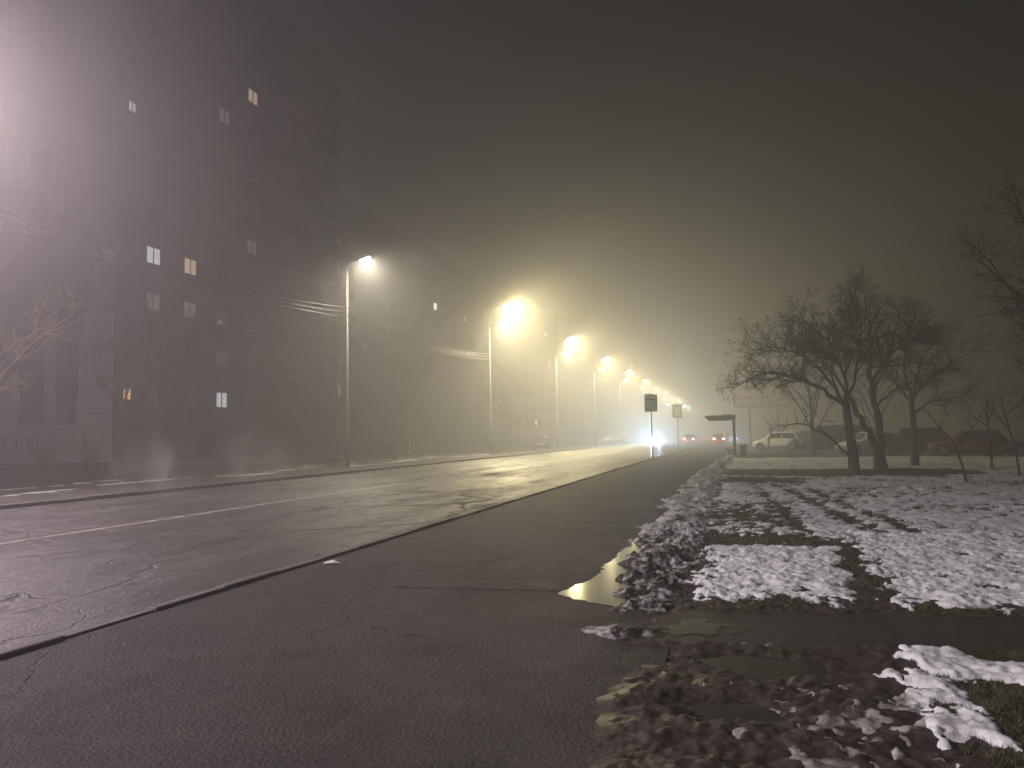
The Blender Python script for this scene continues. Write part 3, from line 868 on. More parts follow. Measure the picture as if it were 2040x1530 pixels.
T.limb(loc3([(-.1,.6),(-.5,1.1),(-1.2,1.6),(-1.9,1.95),(-2.6,1.85),(-3.0,1.6)], 40, .3), .05, .008, dens=3.2, Lc=.8)
tr1 = T.finish('bare_tree', (3.92, 29.25, 0), 'bare spreading tree with a stripped pale strip on its broken trunk', leaves=260)
sv_, sf_ = [], []
for i, u in enumerate(np.linspace(.95, 2.45, 9)):
    cx = np.interp(u, [0, .9, 1.8, 2.6], [0, -.03, -.13, -.2]); rr = (.20-.07*u/2.6)*1.04
    c = DU*cx
    for a in np.linspace(-1.25+.15*math.sin(i*1.9), -.35, 4):
        d = DU*math.cos(a)+DV*math.sin(a); sv_.append((c[0]+d[0]*rr, c[1]+d[1]*rr, u))
for i in range(8):
    for k in range(3): sf_.append((i*4+k, i*4+k+1, i*4+k+5, i*4+k+4))
MB().add(sv_, sf_).build('stripped_wood', MATS['bare_wood'], tr1, True)
# twin-stemmed tree behind it
T = Tree(4)
T.tube(T.smooth(loc3([(0,-.15),(-.02,.25),(-.12,.9)], 2, .01), 6)[0], np.linspace(.30, .19, 6), 10, 'trunk')
T.limb(loc3([(-.05,.5),(-.3,1.2),(-.8,2.3),(-1.2,3.1)], 50, .1), .15, .10, 'trunk', 9)
T.limb(loc3([(.02,.5),(.05,1.5),(-.08,3.0),(-.22,4.1)], 51, .1), .16, .10, 'trunk', 9)
for i, (pts, r0) in enumerate([
    ([(-1.2,3.1),(-1.7,3.9),(-2.5,4.8),(-3.3,5.2)], .07), ([(-1.2,3.1),(-1.3,4.6),(-1.7,5.8),(-2.0,6.6)], .06),
    ([(-.22,4.1),(-.1,5.6),(-.3,7.6)], .075), ([(-.15,3.6),(.5,4.6),(1.2,5.1),(2.2,5.4),(2.9,5.2)], .07),
    ([(-.1,3.2),(.6,4.4),(1.1,5.8),(1.6,6.9)], .06), ([(-.22,4.1),(-.9,5.4),(-1.2,6.6),(-1.0,7.4)], .055), ([(.0,2.6),(.9,3.4),(1.9,3.7),(2.6,3.5)], .05)]):
    T.limb(loc3(pts, 60+i, .5), r0, .012)
T.finish('bare_tree', (5.57, 34.08, 0), 'tall bare tree splitting low into two leaning stems', leaves=260)
# slender tree to its right
T = Tree(5)
T.tube(T.smooth(loc3([(0,-.15),(.03,.2),(.06,1.5),(0,2.9)], 3, .02), 10)[0], np.linspace(.19, .10, 10), 9, 'trunk')
for i, (pts, r0) in enumerate([
    ([(0,2.8),(.8,3.9),(2.0,4.6),(3.1,5.1)], .06), ([(0,2.9),(-.25,4.5),(.1,6.0),(.3,7.2)], .065), ([(0,2.9),(-1.0,4.2),(-2.0,5.0)], .05),
    ([(.05,2.2),(1.0,3.0),(1.9,3.3),(2.5,3.1)], .04), ([(0,2.9),(.6,4.6),(1.5,6.0)], .05)]):
    T.limb(loc3(pts, 80+i, .5), r0, .012)
T.finish('bare_tree', (7.45, 37.25, 0), 'slender bare tree with one straight trunk before the red car', leaves=200)

# general bare trees
def generic(seed, h, spread, limbs=6, trunk_r=.18, clear=.3, dens=3.6, Lc=1.3, maxlev=4, kids=1.0):
    T = Tree(seed); r = T.r
    lean = r.normal(0, .04, 2)
    top = np.array([lean[0]*h, lean[1]*h, h*.62])
    P, _ = T.smooth([(0,0,-.2), (0,0,.1), tuple(top*.5+[r.normal(0,.1), r.normal(0,.1), 0]), tuple(top)], 12)
    T.tube(P, np.linspace(trunk_r, trunk_r*.35, 12), 9, 'trunk')
    for i in range(limbs):
        u = clear/.62+(1-clear/.62)*i/(limbs-1) if limbs > 1 else 1
        p = P[0]*(1-u)+P[-1]*u if False else P[min(11, int(u*11))]
        az = i*2.4+r.uniform(-.4, .4); s = spread*r.uniform(.7, 1.1)*(1.1-.55*u)
        o = np.array([math.cos(az), math.sin(az), 0])
        zt = p[2]+(h-p[2])*r.uniform(.5, .95)
        T.limb([p, p+o*s*.35+[0,0,(zt-p[2])*.45], p+o*s*.75+[0,0,(zt-p[2])*.85], p+o*s+[0,0,zt-p[2]]], trunk_r*.42*(1.1-.5*u), .012, dens=dens, Lc=Lc, maxlev=maxlev)
    return T
generic(21, 8.6, 4.2, 8, .20, .25, 3.4, 1.35).finish('bare_tree', (-25.5, 18.9, 0), 'bare tree with its branch tips lit pink by the near lamp', leaves=300, rz=.4).children[1].data.materials.__setitem__(0, m_bark('lamplit_twig_bark', (.12, .08, .055), (.26, .18, .12)))  # twig colour lightened to paint in the glow of the near lamp
generic(22, 11.5, 4.6, 8, .30, .32, 2.6, 1.6).finish('bare_tree', (-29.0, 32.6, 0), 'thick-trunked dark tree standing before the apartment facade', rz=1.0, leaves=200)
generic(23, 9.5, 3.6, 7, .13, .3, 2.6, 1.3).finish('bare_tree', (-32.6, 33.4, 0), 'thin bare tree whose branches cross the painted end wall', rz=2.0)
t24 = generic(24, 14.5, 4.6, 8, .28, .25, 2.0, 1.9, 4).finish('bare_tree', (-31.7, 70.0, 0), 'tall bare tree beyond the single-headed lamp, fading in fog', leaves=0)
def copy_as(src, loc, rz, sc, label):
    c = copy_tree(src); c.location = loc; c.rotation_euler = (0, 0, rz); c.scale = (sc,)*3; c['label'] = label; return c
copy_as(t24, (-31.0, 54.0, 0), 1.9, .62, 'small dim tree on the far verge left of the single-headed lamp')
copy_as(t24, (-30.0, 92.0, 0), 4.2, .8, 'hazy tree on the far verge between the second and third lamps')
# shrubs by the end wall
S = Tree(25)
for i in range(9):
    az = i*.7; S.limb([(0,0,-.1), (math.cos(az)*.3, math.sin(az)*.3, 1.0), (math.cos(az)*.8, math.sin(az)*.8, 2.0+.5*math.sin(i*2.1))], .03, .008, dens=5, Lc=.6, maxlev=3)
sh = S.finish('shrub', (-33.2, 32.2, 0), 'bushy leafless shrub in front of the painted end wall', group='shrubs on the far verge', cat='shrub')
copy_as(sh, (-37.5, 33.2, 0), 1.3, .75, 'low shrub under the graffiti on the end wall')
copy_as(sh, (-31.0, 46.0, 0), 2.3, 1.1, 'dark shrub beneath the lit ground-floor windows')
# trees on the lawn further back, and at the right
t31 = generic(31, 7.8, 3.8, 8, .16, .2, 3.0, 1.4).finish('bare_tree', (4.6, 52.0, 0), 'misty bare tree behind the dark van', leaves=0)
T = generic(32, 8.0, 4.6, 8, .17, .22, 3.0, 1.35)
t32 = T.finish('bare_tree', (13.4, 36.0, 0), 'dark bare tree over the red car and black car', leaves=150)
copy_as(t31, (17.0, 50.0, 0), 2.0, 1.0, 'dark tree behind the black parked car')
copy_as(t31, (9.6, 60.0, 0), 3.6, 1.05, 'dim tree behind the row between van and red car')
copy_as(t32, (11.3, 31.0, 0), 4.0, 1.2, 'large dark tree whose branch reaches in above the lawn')
copy_as(t31, (22.0, 62.0, 0), 5.0, 1.1, 'shadowy tree at the back of the car park')
# young trees and thin stems
def sapling(seed, loc, h, label, lean, forks=3, r0=.035):
    T = Tree(seed); top = (lean*1.0, 0, h)
    P, _ = T.smooth([(0,0,-.1), (lean*.25, 0, h*.4), (lean*.75, .0, h*.8), top], 9)
    T.tube(P, np.linspace(r0, r0*.5, 9), 7, 'trunk')
    for i in range(forks):
        az = i*2.2+seed
        T.limb([P[-1-i], P[-1-i]+np.array([math.cos(az)*.5, math.sin(az)*.5, .5]), P[-1-i]+np.array([math.cos(az)*.9, math.sin(az)*.9, 1.0+.2*i])], r0*.5, .006, dens=3.5, Lc=.6, maxlev=3, k=8)
    return T.finish('sapling', loc, label, rz=YAW, group='saplings on the lawn', cat='sapling')
sapling(41, (6.39, 25.13, 0), 1.25, 'crooked leaning sapling stem before the red car', -.35, 2, .045)
sapling(42, (9.71, 34.55, 0), 2.2, 'straight sapling beside the black car', -.1, 3, .06)
sapling(43, (8.79, 28.48, 0), 2.0, 'leaning thin sapling in front of the black car wheel', -.35, 3, .04)
sapling(44, (2.3, 66.0, 0), 2.2, 'forked sapling before the white car', .5, 4, .07)

T = Tree(51)
T.tube(T.smooth(loc3([(0,-.15),(0,.2),(-.05,2.0),(-.1,3.4)], 3, .02), 10)[0], np.linspace(.20, .12, 10), 9, 'trunk')
for i, (pts, r0) in enumerate([([(-.1,3.2),(-.9,4.2),(-1.8,5.0),(-2.9,5.9)], .05), ([(-.1,3.4),(0,5.0),(.4,6.8)], .07), ([(-.1,3.3),(.9,4.5),(2.2,5.6)], .06)]):
    T.limb(loc3(pts, 90+i, .25), r0, .010, dens=1.3, Lc=.9, maxlev=3, start=.4)
T.finish('bare_tree', (8.95, 17.0, 0), 'bare tree reaching one thin branch out over the open lawn')
# ---------------------------------------------------------------- cars
def paint_mat(name, c, rough=.25):
    t = NT(name); t.set(base=t.mix(t.noise(t.obj(), 3, 4), c, tuple(x*.8 for x in c)), rough=rough, coat=.6, spec=.5); return t.m
for nm, c in {'paint_white': (.80,.80,.80), 'paint_red': (.22,.018,.02), 'paint_black': (.012,.012,.014), 'paint_grey': (.10,.10,.105), 'paint_silver': (.35,.35,.36), 'paint_darkred': (.10,.03,.03)}.items(): paint_mat(nm, c)
t = NT('tyre_rubber'); t.set(base=(.018,.018,.018), rough=.85)
plain('alloy', (.45,.45,.46), .35, .08, 6, metal=.8)
plain('black_trim', (.02,.02,.02), .5, .1)
t = NT('lamp_clear'); t.set(base=(.55,.57,.6), rough=.12)
t = NT('lamp_red_off'); t.set(base=(.20,.015,.015), rough=.2)
t = NT('number_plate'); t.set(base=(.6,.6,.58), rough=.5)
emitter('headlight_glow', (.62,.80,1.0), 6000); emitter('taillight_glow', (1.0,.10,.07), 300); emitter('sidelight_glow', (.6,.75,1.0), 60)

KINDS = {
 #        L    W    H    belt hood  cabin: base front, roof front, roof rear, base rear ; hood start z, tail z
 'hatch': (4.2,1.75,1.52,.93,.98,(.95,.30,-1.45,-1.95),.72,.95),
 'mpv':   (4.3,1.78,1.62,.98,1.02,(1.15,.45,-1.50,-2.05),.74,1.0),
 'sedan': (4.5,1.76,1.44,.90,.93,(.75,.15,-1.05,-1.65),.68,.95),
 'suv':   (4.5,1.85,1.72,1.05,1.10,(.90,.35,-1.75,-2.10),.85,1.05),
 'van':   (5.0,1.95,2.05,1.10,1.12,(1.65,1.0,-2.40,-2.48),.90,1.1)}
def car(kind, paint, loc, rz, label, head=None, tail=None, group='parked cars'):
    L, W, H, belt, hoodz, cab, nosez, tailz = KINDS[kind]
    r = tag(empty('car', loc, rz), label, 'car', group)
    pm = MATS[paint]; hl = L/2
    # lower body: lofted sections
    xs = [-hl, -hl+.12, -hl+.45, cab[3]+.02, (cab[2]+cab[1])/2-.5, 0, cab[0]-.1, cab[0]+.15, hl-.55, hl-.15, hl]
    zt = [tailz*.72, tailz*.95, tailz, belt+.03, belt+.01, belt, belt+.0, hoodz-.04, hoodz-.12, nosez+.02, nosez*.75]
    wd = [.80, .90, .97, 1.0, 1.0, 1.0, 1.0, .99, .95, .86, .72]
    zb = [.38, .28, .24, .22, .20, .20, .20, .22, .24, .26, .34]
    V, F = [], []
    for x, z, w, b in zip(xs, zt, wd, zb):
        hw = W/2*w
        sec = [(hw*.84, b), (hw*.98, b+.10), (hw, b+.32), (hw*.985, z-.14), (hw*.93, z-.03), (hw*.55, z+.015), (0, z+.025)]
        ring = [(x, y, q) for y, q in sec]+[(x, -y, q) for y, q in reversed(sec[:-1])]
        V += ring
    n = 13
    for i in range(len(xs)-1):
        for k in range(n): F.append((i*n+k, i*n+(k+1) % n, (i+1)*n+(k+1) % n, (i+1)*n+k))
    F += [tuple(range(n)), tuple((len(xs)-1)*n+k for k in range(n-1, -1, -1))]
    MB().add(V, F).build('body', pm, r, True)
    # cabin
    f0, f1, r1, r0 = cab; wb, wr = W/2*.93, W/2*.74
    def cabsec(z, k):
        t_ = k; return [(f0+(f1-f0)*t_, z), (r0+(r1-r0)*t_, z)]
    V, F = [], []
    for k, z, hw in ((0, belt-.02, wb), (.55, belt+(H-belt)*.55, wb+(wr-wb)*.55), (.90, H-.05, wr), (1.0, H, wr*.86)):
        xf = f0+(f1-f0)*k-(.12 if k == 1 else 0); xr = r0+(r1-r0)*k+(.12 if k == 1 else 0)
        V += [(xf, hw*.9, z), (xf-.18, hw, z), ((xf+xr)/2, hw*1.01, z), (xr+.12, hw, z), (xr, hw*.88, z), (xr, -hw*.88, z), (xr+.12, -hw, z), ((xf+xr)/2, -hw*1.01, z), (xf-.18, -hw, z), (xf, -hw*.9, z)]
    for i in range(3):
        for k in range(10): F.append((i*10+k, i*10+(k+1) % 10, (i+1)*10+(k+1) % 10, (i+1)*10+k))
    F.append(tuple(30+k for k in range(10)))
    MB().add(V, F).build('cabin', pm, r, True)
    # glass a few millimetres proud of the cabin
    def P(k, x, s):
        z = belt-.02+(H-belt)*k; hw = wb+(wr-wb)*(k*.98)
        return (x, s*(hw*1.012+.006), z)
    def xat(k, u): return (f0+(f1-f0)*k-.20)*(1-u)+(r0+(r1-r0)*k+.16)*u
    for s in (1, -1):
        for u0, u1 in ((.02, .47), (.51, .97)) if kind != 'van' else ((.02, .30),):
            MB().add([P(.12, xat(.12, u0), s), P(.12, xat(.12, u1), s), P(.84, xat(.84, u1), s), P(.84, xat(.84, u0), s)], [(0,1,2,3)]).build('side_window', MATS['dark_window_glass'], r)
        MB().cbox((f0-.35, s*(W/2+.07), belt+.10), (.12, .16, .13)).build('mirror', pm, r, bevel=.03)
        for u in (.30, .66):
            x = xat(.1, u); MB().cbox((x, s*(W/2+.004), belt-.12), (.17, .03, .025)).build('door_handle', pm if kind != 'van' else MATS['black_trim'], r)
    def fx(k): return f0+(f1-f0)*k+.012
    def rx(k): return r0+(r1-r0)*k-.012
    for nm, q in (('windscreen', fx), ('rear_window', rx)):
        MB().add([(q(.12), wb*.84, belt+(H-belt)*.12), (q(.12), -wb*.84, belt+(H-belt)*.12), (q(.86), -wr*.84, belt+(H-belt)*.86), (q(.86), wr*.84, belt+(H-belt)*.86)], [(0,1,2,3)]).build(nm, MATS['dark_window_glass'], r)
    # wheels
    R = .32 if kind not in ('suv', 'van') else .35
    def ring(b, y0, y1, r0_, r1_, nn=18):
        V = []; F = []
        for rr, yy in ((r0_, y0), (r1_, y0), (r1_, y1), (r0_, y1)):
            V += [(rr*math.cos(2*math.pi*k/nn), yy, rr*math.sin(2*math.pi*k/nn)) for k in range(nn)]
        for i in range(4):
            for k in range(nn): F.append((i*nn+k, i*nn+(k+1) % nn, ((i+1) % 4)*nn+(k+1) % nn, ((i+1) % 4)*nn+k))
        return b.add(V, F)
    tm = ring(MB(), -.1, .1, R*.66, R).mesh('wheel', MATS['tyre_rubber'], True)
    rb = MB(); ring(rb, -.07, .085, R*.58, R*.665); rb.tube([(0,-.05,0),(0,.09,0)], R*.16, 8)
    for k in range(5):
        a = 2*math.pi*k/5; rb.add([(math.cos(a+d)*q, y, math.sin(a+d)*q) for y in (.05, .085) for d, q in ((-.35, R*.12), (-.14, R*.60), (.14, R*.60), (.35, R*.12))], [(0,1,2,3),(7,6,5,4),(0,4,5,1),(1,5,6,2),(2,6,7,3)])
    rm = rb.mesh('rim', MATS['alloy'])
    am = MB().tube([(0,-.02,0),(0,.004,0)], R*1.16, 20).mesh('wheel_arch', MATS['black_trim'])
    bx = L*.305
    for x in (bx+.06, -bx):
        for s in (1, -1):
            inst('wheel_arch', am, r, (x, s*(W/2*.995), R+.02), (0, 0, 0 if s > 0 else math.pi))
            w = inst('wheel', tm, r, (x, s*(W/2-.085), R), (0, 0, 0 if s > 0 else math.pi)); inst('rim', rm, w)
    for s in (1, -1):
        MB().add([(hl-.30, s*W*.44, nosez-.02), (hl-.06, s*W*.32, nosez-.08), (hl-.02, s*W*.30, nosez-.22), (hl-.22, s*W*.45, nosez-.18)], [(0,1,2,3)]).build('headlight', MATS['headlight_glow'] if head else MATS['lamp_clear'], r)
        MB().cbox((-hl+.05, s*W*.385, tailz-.20), (.12, .24, .16)).build('taillight', MATS['taillight_glow'] if tail else MATS['lamp_red_off'], r, bevel=.02)
        if head:
            for px_, nm in ((s*W*.36, 'headlight_beam'),):
                ld = bpy.data.lights.new(nm, 'SPOT'); ld.energy = head; ld.color = (.42, .68, 1.0); ld.spot_size = math.radians(48); ld.spot_blend = 1.0; ld.shadow_soft_size = .07
                lo = link(bpy.data.objects.new(nm, ld)); lo.parent = r; lo.location = (hl+.06, px_, nosez-.14); lo.rotation_euler = (math.radians(90), 0, math.radians(-90))
        if tail:
            ld = bpy.data.lights.new('taillight_lamp', 'POINT'); ld.energy = tail; ld.color = (1.0, .12, .08); ld.shadow_soft_size = .08
            lo = link(bpy.data.objects.new('taillight_lamp', ld)); lo.parent = r; lo.location = (-hl-.14, s*W*.385, tailz-.2)
    MB().cbox((hl-.02, 0, .40), (.10, W*.62, .16)).build('grille', MATS['black_trim'], r)
    MB().cbox((-hl-.01, 0, .55), (.03, .52, .11)).build('number_plate', MATS['number_plate'], r)
    return r

PI = math.pi
car('mpv', 'paint_white', (3.45, 72.0, .0), PI-.28, 'white five-door car parked behind the forked sapling')
car('suv', 'paint_grey', (6.3, 77.5, .0), PI-.2, 'dark grey off-road car behind the white car')
car('van', 'paint_black', (7.0, 62.5, .0), PI-.1, 'tall dark van standing behind the broken trunk')
car('hatch', 'paint_white', (8.5, 56.0, .0), PI+.35, 'white hatchback half hidden by the twin-stemmed tree')
car('suv', 'paint_black', (10.4, 53.2, .0), PI-.1, 'black car between the slender tree and the red car')
car('hatch', 'paint_red', (13.0, 50.6, .0), PI-.12, 'dark red hatchback parked beyond the lawn')
car('sedan', 'paint_black', (16.3, 48.2, .0), PI-.06, 'black saloon next to the red hatchback')
car('sedan', 'paint_grey', (-13.0, 127.2, -.03), -PI/2, 'oncoming car with dazzling blue white headlights', head=21000, group='cars on the road')
car('hatch', 'paint_darkred', (-7.6, 126.8, -.03), PI/2, 'car driving away with two red tail lights, in mid road', tail=60, group='cars on the road')
car('hatch', 'paint_darkred', (-3.0, 118.0, 0), PI/2+.12, 'car with bright red tail lights stopped by the pavement near the shelter', tail=110, group='cars on the road')
car('sedan', 'paint_grey', (-1.0, 158.0, 0), -PI/2-.02, 'car with blue headlights behind the distant standing person', head=3000, group='cars on the road')
car('sedan', 'paint_silver', (-19.6, 119.5, .10), PI/2, 'silver car parked on the far pavement beyond the third lamp', group='cars parked across the road')
car('hatch', 'paint_silver', (-19.6, 131.0, .10), PI/2, 'silver hatchback parked furthest along the far pavement', group='cars parked across the road')
car('hatch', 'paint_grey', (-21.6, 84.0, .10), PI/2+.2, 'grey hatchback parked near the second double lamp', group='cars parked across the road')
tag(quad_sheet('car_park', -0.2, 60, 49.0, 110, -.004, MATS['wet_path'], 2, 2), kind='structure')

# ---------------------------------------------------------------- bus stop signs, shelter, bin, billboard
plain('sign_grey', (.58,.58,.55), .6, .1, 4); plain('sign_pale', (.75,.75,.72), .6, .1, 4); plain('sign_green', (.48,.60,.54), .6, .1, 4); plain('sign_ink', (.03,.028,.026), .6, .1)
def stop_sign(loc, w, z0, z1, label, rich):
    r = tag(empty('bus_stop_sign', loc), label, 'sign', 'bus stop signs on the pavement')
    MB().tube([(0,0,-.1),(-.02,0,z0+.1)], .032, 10).build('post', MATS['galvanised_steel'], r, True)
    b = MB().box(-w/2-.02, w/2-.02, -.03, .03, z0, z1).build('board', MATS['sign_grey'], r, bevel=.012)
    fr = MB()
    e = .035
    fr.box(-w/2-.02-.01, -w/2-.02+e, -.045, .045, z0-.01, z1+.01).box(w/2-.02-e, w/2-.02+.01, -.045, .045, z0-.01, z1+.01)
    fr.box(-w/2-.02+e, w/2-.02-e, -.045, .045, z1-e, z1+.01).box(-w/2-.02+e, w/2-.02-e, -.045, .045, z0-.01, z0+e)
    fr.build('frame', MATS['sign_ink'], b)
    h = z1-z0
    if rich:
        MB().box(-w*.42, w*.36, -.036, -.031, z0+h*.78, z0+h*.90).build('title_strip', MATS['sign_pale'], b)
        MB().box(-w*.42, w*.36, -.036, -.031, z0+h*.66, z0+h*.725).build('route_strip', MATS['sign_ink'], b)
        MB().box(-w*.42, w*.36, -.036, -.031, z0+h*.08, z0+h*.56).build('timetable', MATS['sign_green'], b)
    else:
        MB().box(-w*.42, w*.36, -.036, -.031, z0+h*.10, z0+h*.90).build('timetable', MATS['sign_pale'], b)
    return r
stop_sign((-5.06, 47.0, 0), .74, 3.0, 4.06, 'tall bus stop sign with striped board on the pavement edge', True)
stop_sign((-5.25, 70.7, 0), .80, 3.1, 4.28, 'second plain grey bus stop sign further along the pavement', False)

plain('shelter_metal', (.10,.075,.06), .6, .2, 5); plain('shelter_glass', (.10,.11,.11), .2, .1)
r = tag(empty('bus_shelter', (-.25, 57.0, 0)), 'brown bus shelter with flat overhanging roof and rear post', 'bus shelter')
for y in (-1.0, .9, 2.9): MB().box(-.10, .10, y-.07, y+.07, -.1, 2.55).build('post', MATS['shelter_metal'], r, bevel=.015)
ro = MB().prism([(-2.05, 2.78), (-1.75, 2.52), (.14, 2.56), (.14, 2.86), (-1.9, 2.84)], 'y', -1.25, 3.2).build('roof', MATS['shelter_metal'], r)
S2 = MB()
for k in range(14): S2.cbox((-1.8+.14*k+rng.uniform(-.05,.05), rng.uniform(-1.1,2.8), 2.87+rng.uniform(0,.02)), (rng.uniform(.08,.2), rng.uniform(.1,.4), rng.uniform(.03,.10)))
S2.build('roof_debris', MATS['earth'], ro, bevel=.01)['kind'] = 'stuff'
for k in range(2): MB().box(-.02, .02, -.90+1.95*k, .82+1.95*k, .3, 2.4).build('rear_panel', MATS['shelter_metal'], r)
be = MB().box(-.62, -.16, -.9, 2.6, .40, .48).build('bench', MATS['dark_cast'], r)
for y in (-.6, .8, 2.2): MB().box(-.5, -.3, y-.04, y+.04, -.05, .40).build('bench_leg', MATS['dark_cast'], be)

r = tag(empty('litter_bin', (.30, 54.8, 0)), 'dark square litter bin beside the bus shelter', 'bin')
MB().prism([(-.19,-.02),(.19,-.02),(.22,.72),(-.22,.72)], 'y', -.2, .2).build('bin_body', MATS['dark_cast'], r, bevel=.015)
MB().box(-.235,.235,-.235,.235,.72,.78).build('rim', MATS['black_trim'], r, bevel=.01)

plain('poster_pale', (.42,.40,.38), .6, .06, 1); plain('poster_red', (.40,.06,.04), .6, .1)
r = tag(empty('billboard', (3.0, 100, 0)), 'large pale billboard with red lettering behind the bare branches', 'billboard')
MB().tube([(-1.5,.15,-.1),(-1.5,.15,4.9)], .10, 10).tube([(1.9,.15,-.1),(1.9,.15,4.9)], .10, 10).build('post', MATS['dark_cast'], r)
bo = MB().box(-3.2, 3.2, -.06, .10, 4.95, 7.95).build('panel', MATS['poster_pale'], r)
fr = MB().box(-3.36,-3.2,-.12,.16,4.8,8.1).box(3.2,3.36,-.12,.16,4.8,8.1).box(-3.2,3.2,-.12,.16,7.95,8.1).box(-3.2,3.2,-.12,.16,4.8,4.95)
fr.build('frame', MATS['dark_cast'], bo)
x = -3.0
while x < -.9:       # lettering too far to read: short red strokes
    w = rng.uniform(.10, .22); MB().box(x, x+w, -.075, -.062, 5.75+rng.uniform(0,.1), 6.2+rng.uniform(-.12,.05)).build('lettering', MATS['poster_red'], bo); x += w+.07

# ---------------------------------------------------------------- traffic signals
emitter('green_signal', (.25, 1.0, .65), 900)
t = NT('signal_dark'); t.set(base=(.05,.01,.01), rough=.3)
def signal(x, y, z, mx, label, on):
    r = tag(empty('traffic_light', (x, y, 0)), label, 'traffic light', 'traffic lights at the far crossing')
    MB().tube([(mx-x,0,-.1),(mx-x,0,z+.5),(0,0,z+.75)], [.10,.08,.05], 8).build('mast', MATS['galvanised_steel'], r)
    h = MB().box(-.18,.18,-.15,.15,z-.30,z+.80).build('housing', MATS['black_trim'], r, bevel=.02)
    for k, m in ((0, 'green_signal'), (1, 'signal_dark'), (2, 'signal_dark')):
        MB().tube([(0,-.152,z+.35*k-.1),(0,-.185,z+.35*k-.1)], .13, 14).build('lens', MATS[m], h)
    ld = bpy.data.lights.new('signal_light', 'SPOT'); ld.energy = 1500; ld.color = (.3, 1.0, .7); ld.spot_size = math.radians(120); ld.spot_blend = 1; ld.shadow_soft_size = .1
    lo = link(bpy.data.objects.new('signal_light', ld)); lo.parent = h; lo.location = (0, -.25, z-.1); lo.rotation_euler = (math.radians(90), 0, 0)
signal(-16.4, 190, 9.0, -18.6, 'green traffic light hung out from the far kerb', True)
signal(-12.4, 190, 8.5, -4.6, 'green traffic light on the long arm over the road', True)

# ---------------------------------------------------------------- overhead cables
for c, z in enumerate((8.62, 8.92, 9.22)):
    pts = []
    for i in range(0, 9):
        y0, y1 = LAMP_Y[i], LAMP_Y[i+1]
        for k in range(12):
            u = k/12; pts.append((-21.34-.05*c, y0+(y1-y0)*u, z+.05-4*u*(1-u)*(.55+.12*c)))
    tag(MB().tube(pts, .016, 5).build('overhead_cable', MATS['cable_sheath']), ['lowest', 'middle', 'topmost'][c]+' overhead cable strung between the street lamp poles', 'cable', 'overhead cables')

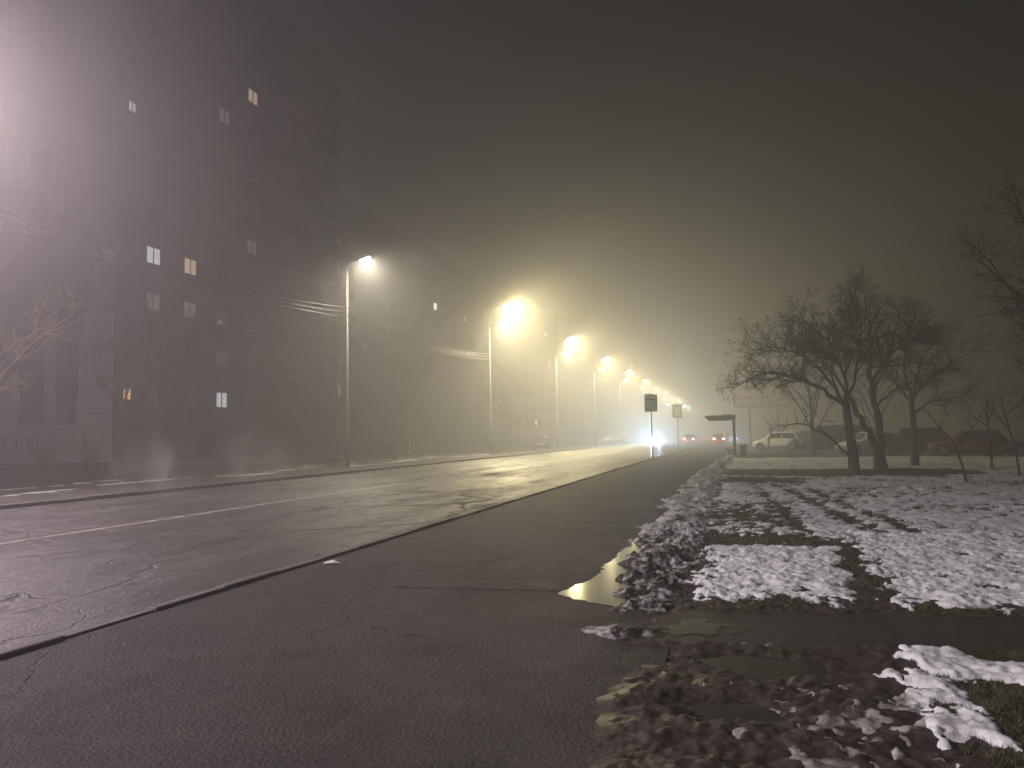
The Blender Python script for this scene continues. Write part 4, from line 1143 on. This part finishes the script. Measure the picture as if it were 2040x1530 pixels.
# ---------------------------------------------------------------- people
t = NT('dark_clothes'); t.set(base=t.mix(t.noise(t.obj(), 12, 3), (.014,.014,.017), (.030,.030,.034)), rough=.85)
t = NT('skin'); t.set(base=(.42,.27,.21), rough=.55)
t = NT('dark_hair'); t.set(base=(.02,.015,.012), rough=.6)
def person(loc, rz, label, stride=.12, arm=.1):
    me = bpy.data.meshes.new('person')
    J = {'pel': (0,0,.95,.135), 'waist': (0,0,1.10,.125), 'chest': (.01,0,1.32,.155), 'neckb': (.01,0,1.47,.075), 'neck': (.02,0,1.54,.052), 'head': (.035,0,1.64,.088), 'top': (.03,0,1.73,.066)}
    for s, n in ((1,'l'),(-1,'r')):
        st = stride*s
        J.update({'hip'+n: (0,.09*s,.90,.105), 'knee'+n: (st*.6+.03,.10*s,.50,.068), 'ank'+n: (st,.10*s,.09,.045), 'toe'+n: (st+.17,.11*s,.04,.038),
                  'sh'+n: (.0,.19*s,1.42,.068), 'el'+n: (-.03-arm*s*.3,.25*s,1.13,.050), 'wr'+n: (.06-arm*s,.25*s,.88,.036), 'pal'+n: (.08-arm*s,.245*s,.80,.032)})
        for k in range(4):
            J['f%d%s' % (k, n)] = (.105-arm*s+.014*(k-1.5)*1.6, (.245-.008)*s, .715+.006*abs(k-1.5), .009)
        J['th'+n] = (.125-arm*s, .215*s, .77, .010)
    E = [('pel','waist'),('waist','chest'),('chest','neckb'),('neckb','neck'),('neck','head'),('head','top')]
    for n in 'lr':
        E += [('pel','hip'+n),('hip'+n,'knee'+n),('knee'+n,'ank'+n),('ank'+n,'toe'+n),('chest','sh'+n),('sh'+n,'el'+n),('el'+n,'wr'+n),('wr'+n,'pal'+n),('pal'+n,'th'+n)]+[('pal'+n,'f%d%s' % (k,n)) for k in range(4)]
    ks = list(J)
    me.from_pydata([J[k][:3] for k in ks], [(ks.index(a), ks.index(b)) for a, b in E], [])
    o = link(bpy.data.objects.new('person', me)); o.location = loc; o.rotation_euler = (0, 0, rz)
    tag(o, label, 'person', 'people far off in the fog')
    sm = o.modifiers.new('skin', 'SKIN')
    for i, k in enumerate(ks):
        sv = me.skin_vertices[0].data[i]; sv.radius = (J[k][3],)*2; sv.use_root = (k == 'pel')
    sb = o.modifiers.new('sub', 'SUBSURF'); sb.levels = 1; sb.render_levels = 1
    me.materials.append(MATS['skin']); sm.use_smooth_shade = True
    # coat, trousers, hair as clothing over the body
    def lathe(sec, n=14, sq=.72):
        V = [(cx+rr*sq*math.cos(2*PI*k/n), rr*math.sin(2*PI*k/n), z) for z, rr, cx in sec for k in range(n)]; F = []
        for i in range(len(sec)-1):
            for k in range(n): F.append((i*n+k, i*n+(k+1) % n, (i+1)*n+(k+1) % n, (i+1)*n+k))
        return V, F
    co = MB(); co.add(*lathe([(.62,.235,0),(.95,.215,0),(1.15,.20,0),(1.35,.225,.005),(1.45,.20,.01),(1.52,.10,.015),(1.55,.075,.02)]))
    for s, n in ((1,'l'),(-1,'r')):
        co.tube([J['sh'+n][:3], J['el'+n][:3], J['wr'+n][:3]], [.085,.07,.055], 10)
    co.build('coat', MATS['dark_clothes'], o, True)
    tr = MB()
    for n in 'lr': tr.tube([J['hip'+n][:3], J['knee'+n][:3], J['ank'+n][:3]], [.12,.088,.078], 10)
    tr.build('trousers', MATS['dark_clothes'], o, True)
    sh_ = MB()
    for n in 'lr': sh_.tube([(J['ank'+n][0]-.06, J['ank'+n][1], .055), (J['toe'+n][0]+.03, J['toe'+n][1], .045)], [.062,.05], 8)
    sh_.build('shoes', MATS['black_trim'], o, True)
    hb = MB(); hb.add(*lathe([(1.60,.092,.005),(1.68,.104,.008),(1.75,.092,.012),(1.795,.045,.015),(1.80,.005,.015)], 12, 1.0)); hb.build('hair', MATS['dark_hair'], o, True)
    return o
person((-27.2, 57.0, -.16), 1.2, 'person in dark clothes walking on the far verge past the lamp')
person((-1.75, 138.0, 0), -1.4, 'far person in a dark coat against blue headlights', .2)
# ---------------------------------------------------------------- fog
t = NT('fog')
t.n.remove(t.b)
pv = t.n.new('ShaderNodeVolumePrincipled')
pv.inputs['Color'].default_value = (0.60, 0.592, 0.585, 1)
pv.inputs['Density'].default_value = 0.0140
pv.inputs['Anisotropy'].default_value = 0.70
t.l.new(pv.outputs[0], t.n['Material Output'].inputs['Volume'])
tag(MB().box(-400, 400, -200, 800, -1.2, 46).build('haze', t.m), kind='stuff')

# ---------------------------------------------------------------- steam drifting off a drain by the far kerb
t = NT('steam')
t.n.remove(t.b)
pv = t.n.new('ShaderNodeVolumePrincipled')
pv.inputs['Color'].default_value = (0.9, 0.89, 0.88, 1); pv.inputs['Anisotropy'].default_value = 0.3
o_ = t.obj()
ln = t.n.new('ShaderNodeVectorMath'); ln.operation = 'LENGTH'; t.l.new(o_, ln.inputs[0])
fall = t.math('SUBTRACT', 1.0, ln.outputs['Value'])
wis = t.noise(t.scale(t.pos(), (1.0, 1.0, .55)), 1.1, 4, .6, 1.0)
d_ = t.math('MULTIPLY', t.math('MAXIMUM', fall, 0.0), t.ramp(wis, [(.45, 0.0), (.72, 1.0)]))
t.l.new(t.math('MULTIPLY', d_, 0.55), pv.inputs['Density'])
t.l.new(pv.outputs[0], t.n['Material Output'].inputs['Volume'])
for k, (x, y, sx_, sy_, sz_) in enumerate([(-17.6, 19.6, 1.5, 1.9, 1.25), (-17.8, 25.0, 1.6, 2.2, 1.5)]):
    bm = bmesh.new(); bmesh.ops.create_icosphere(bm, subdivisions=3, radius=1.0)
    me = bpy.data.meshes.new('steam'); bm.to_mesh(me); bm.free(); me.materials.append(t.m)
    o = link(bpy.data.objects.new('steam', me)); o.location = (x, y, sz_*.55); o.scale = (sx_, sy_, sz_)
    tag(o, ['thin wisp of steam rising at the far kerb', 'taller wisp of steam by the far kerb'][k], 'steam', kind='stuff')
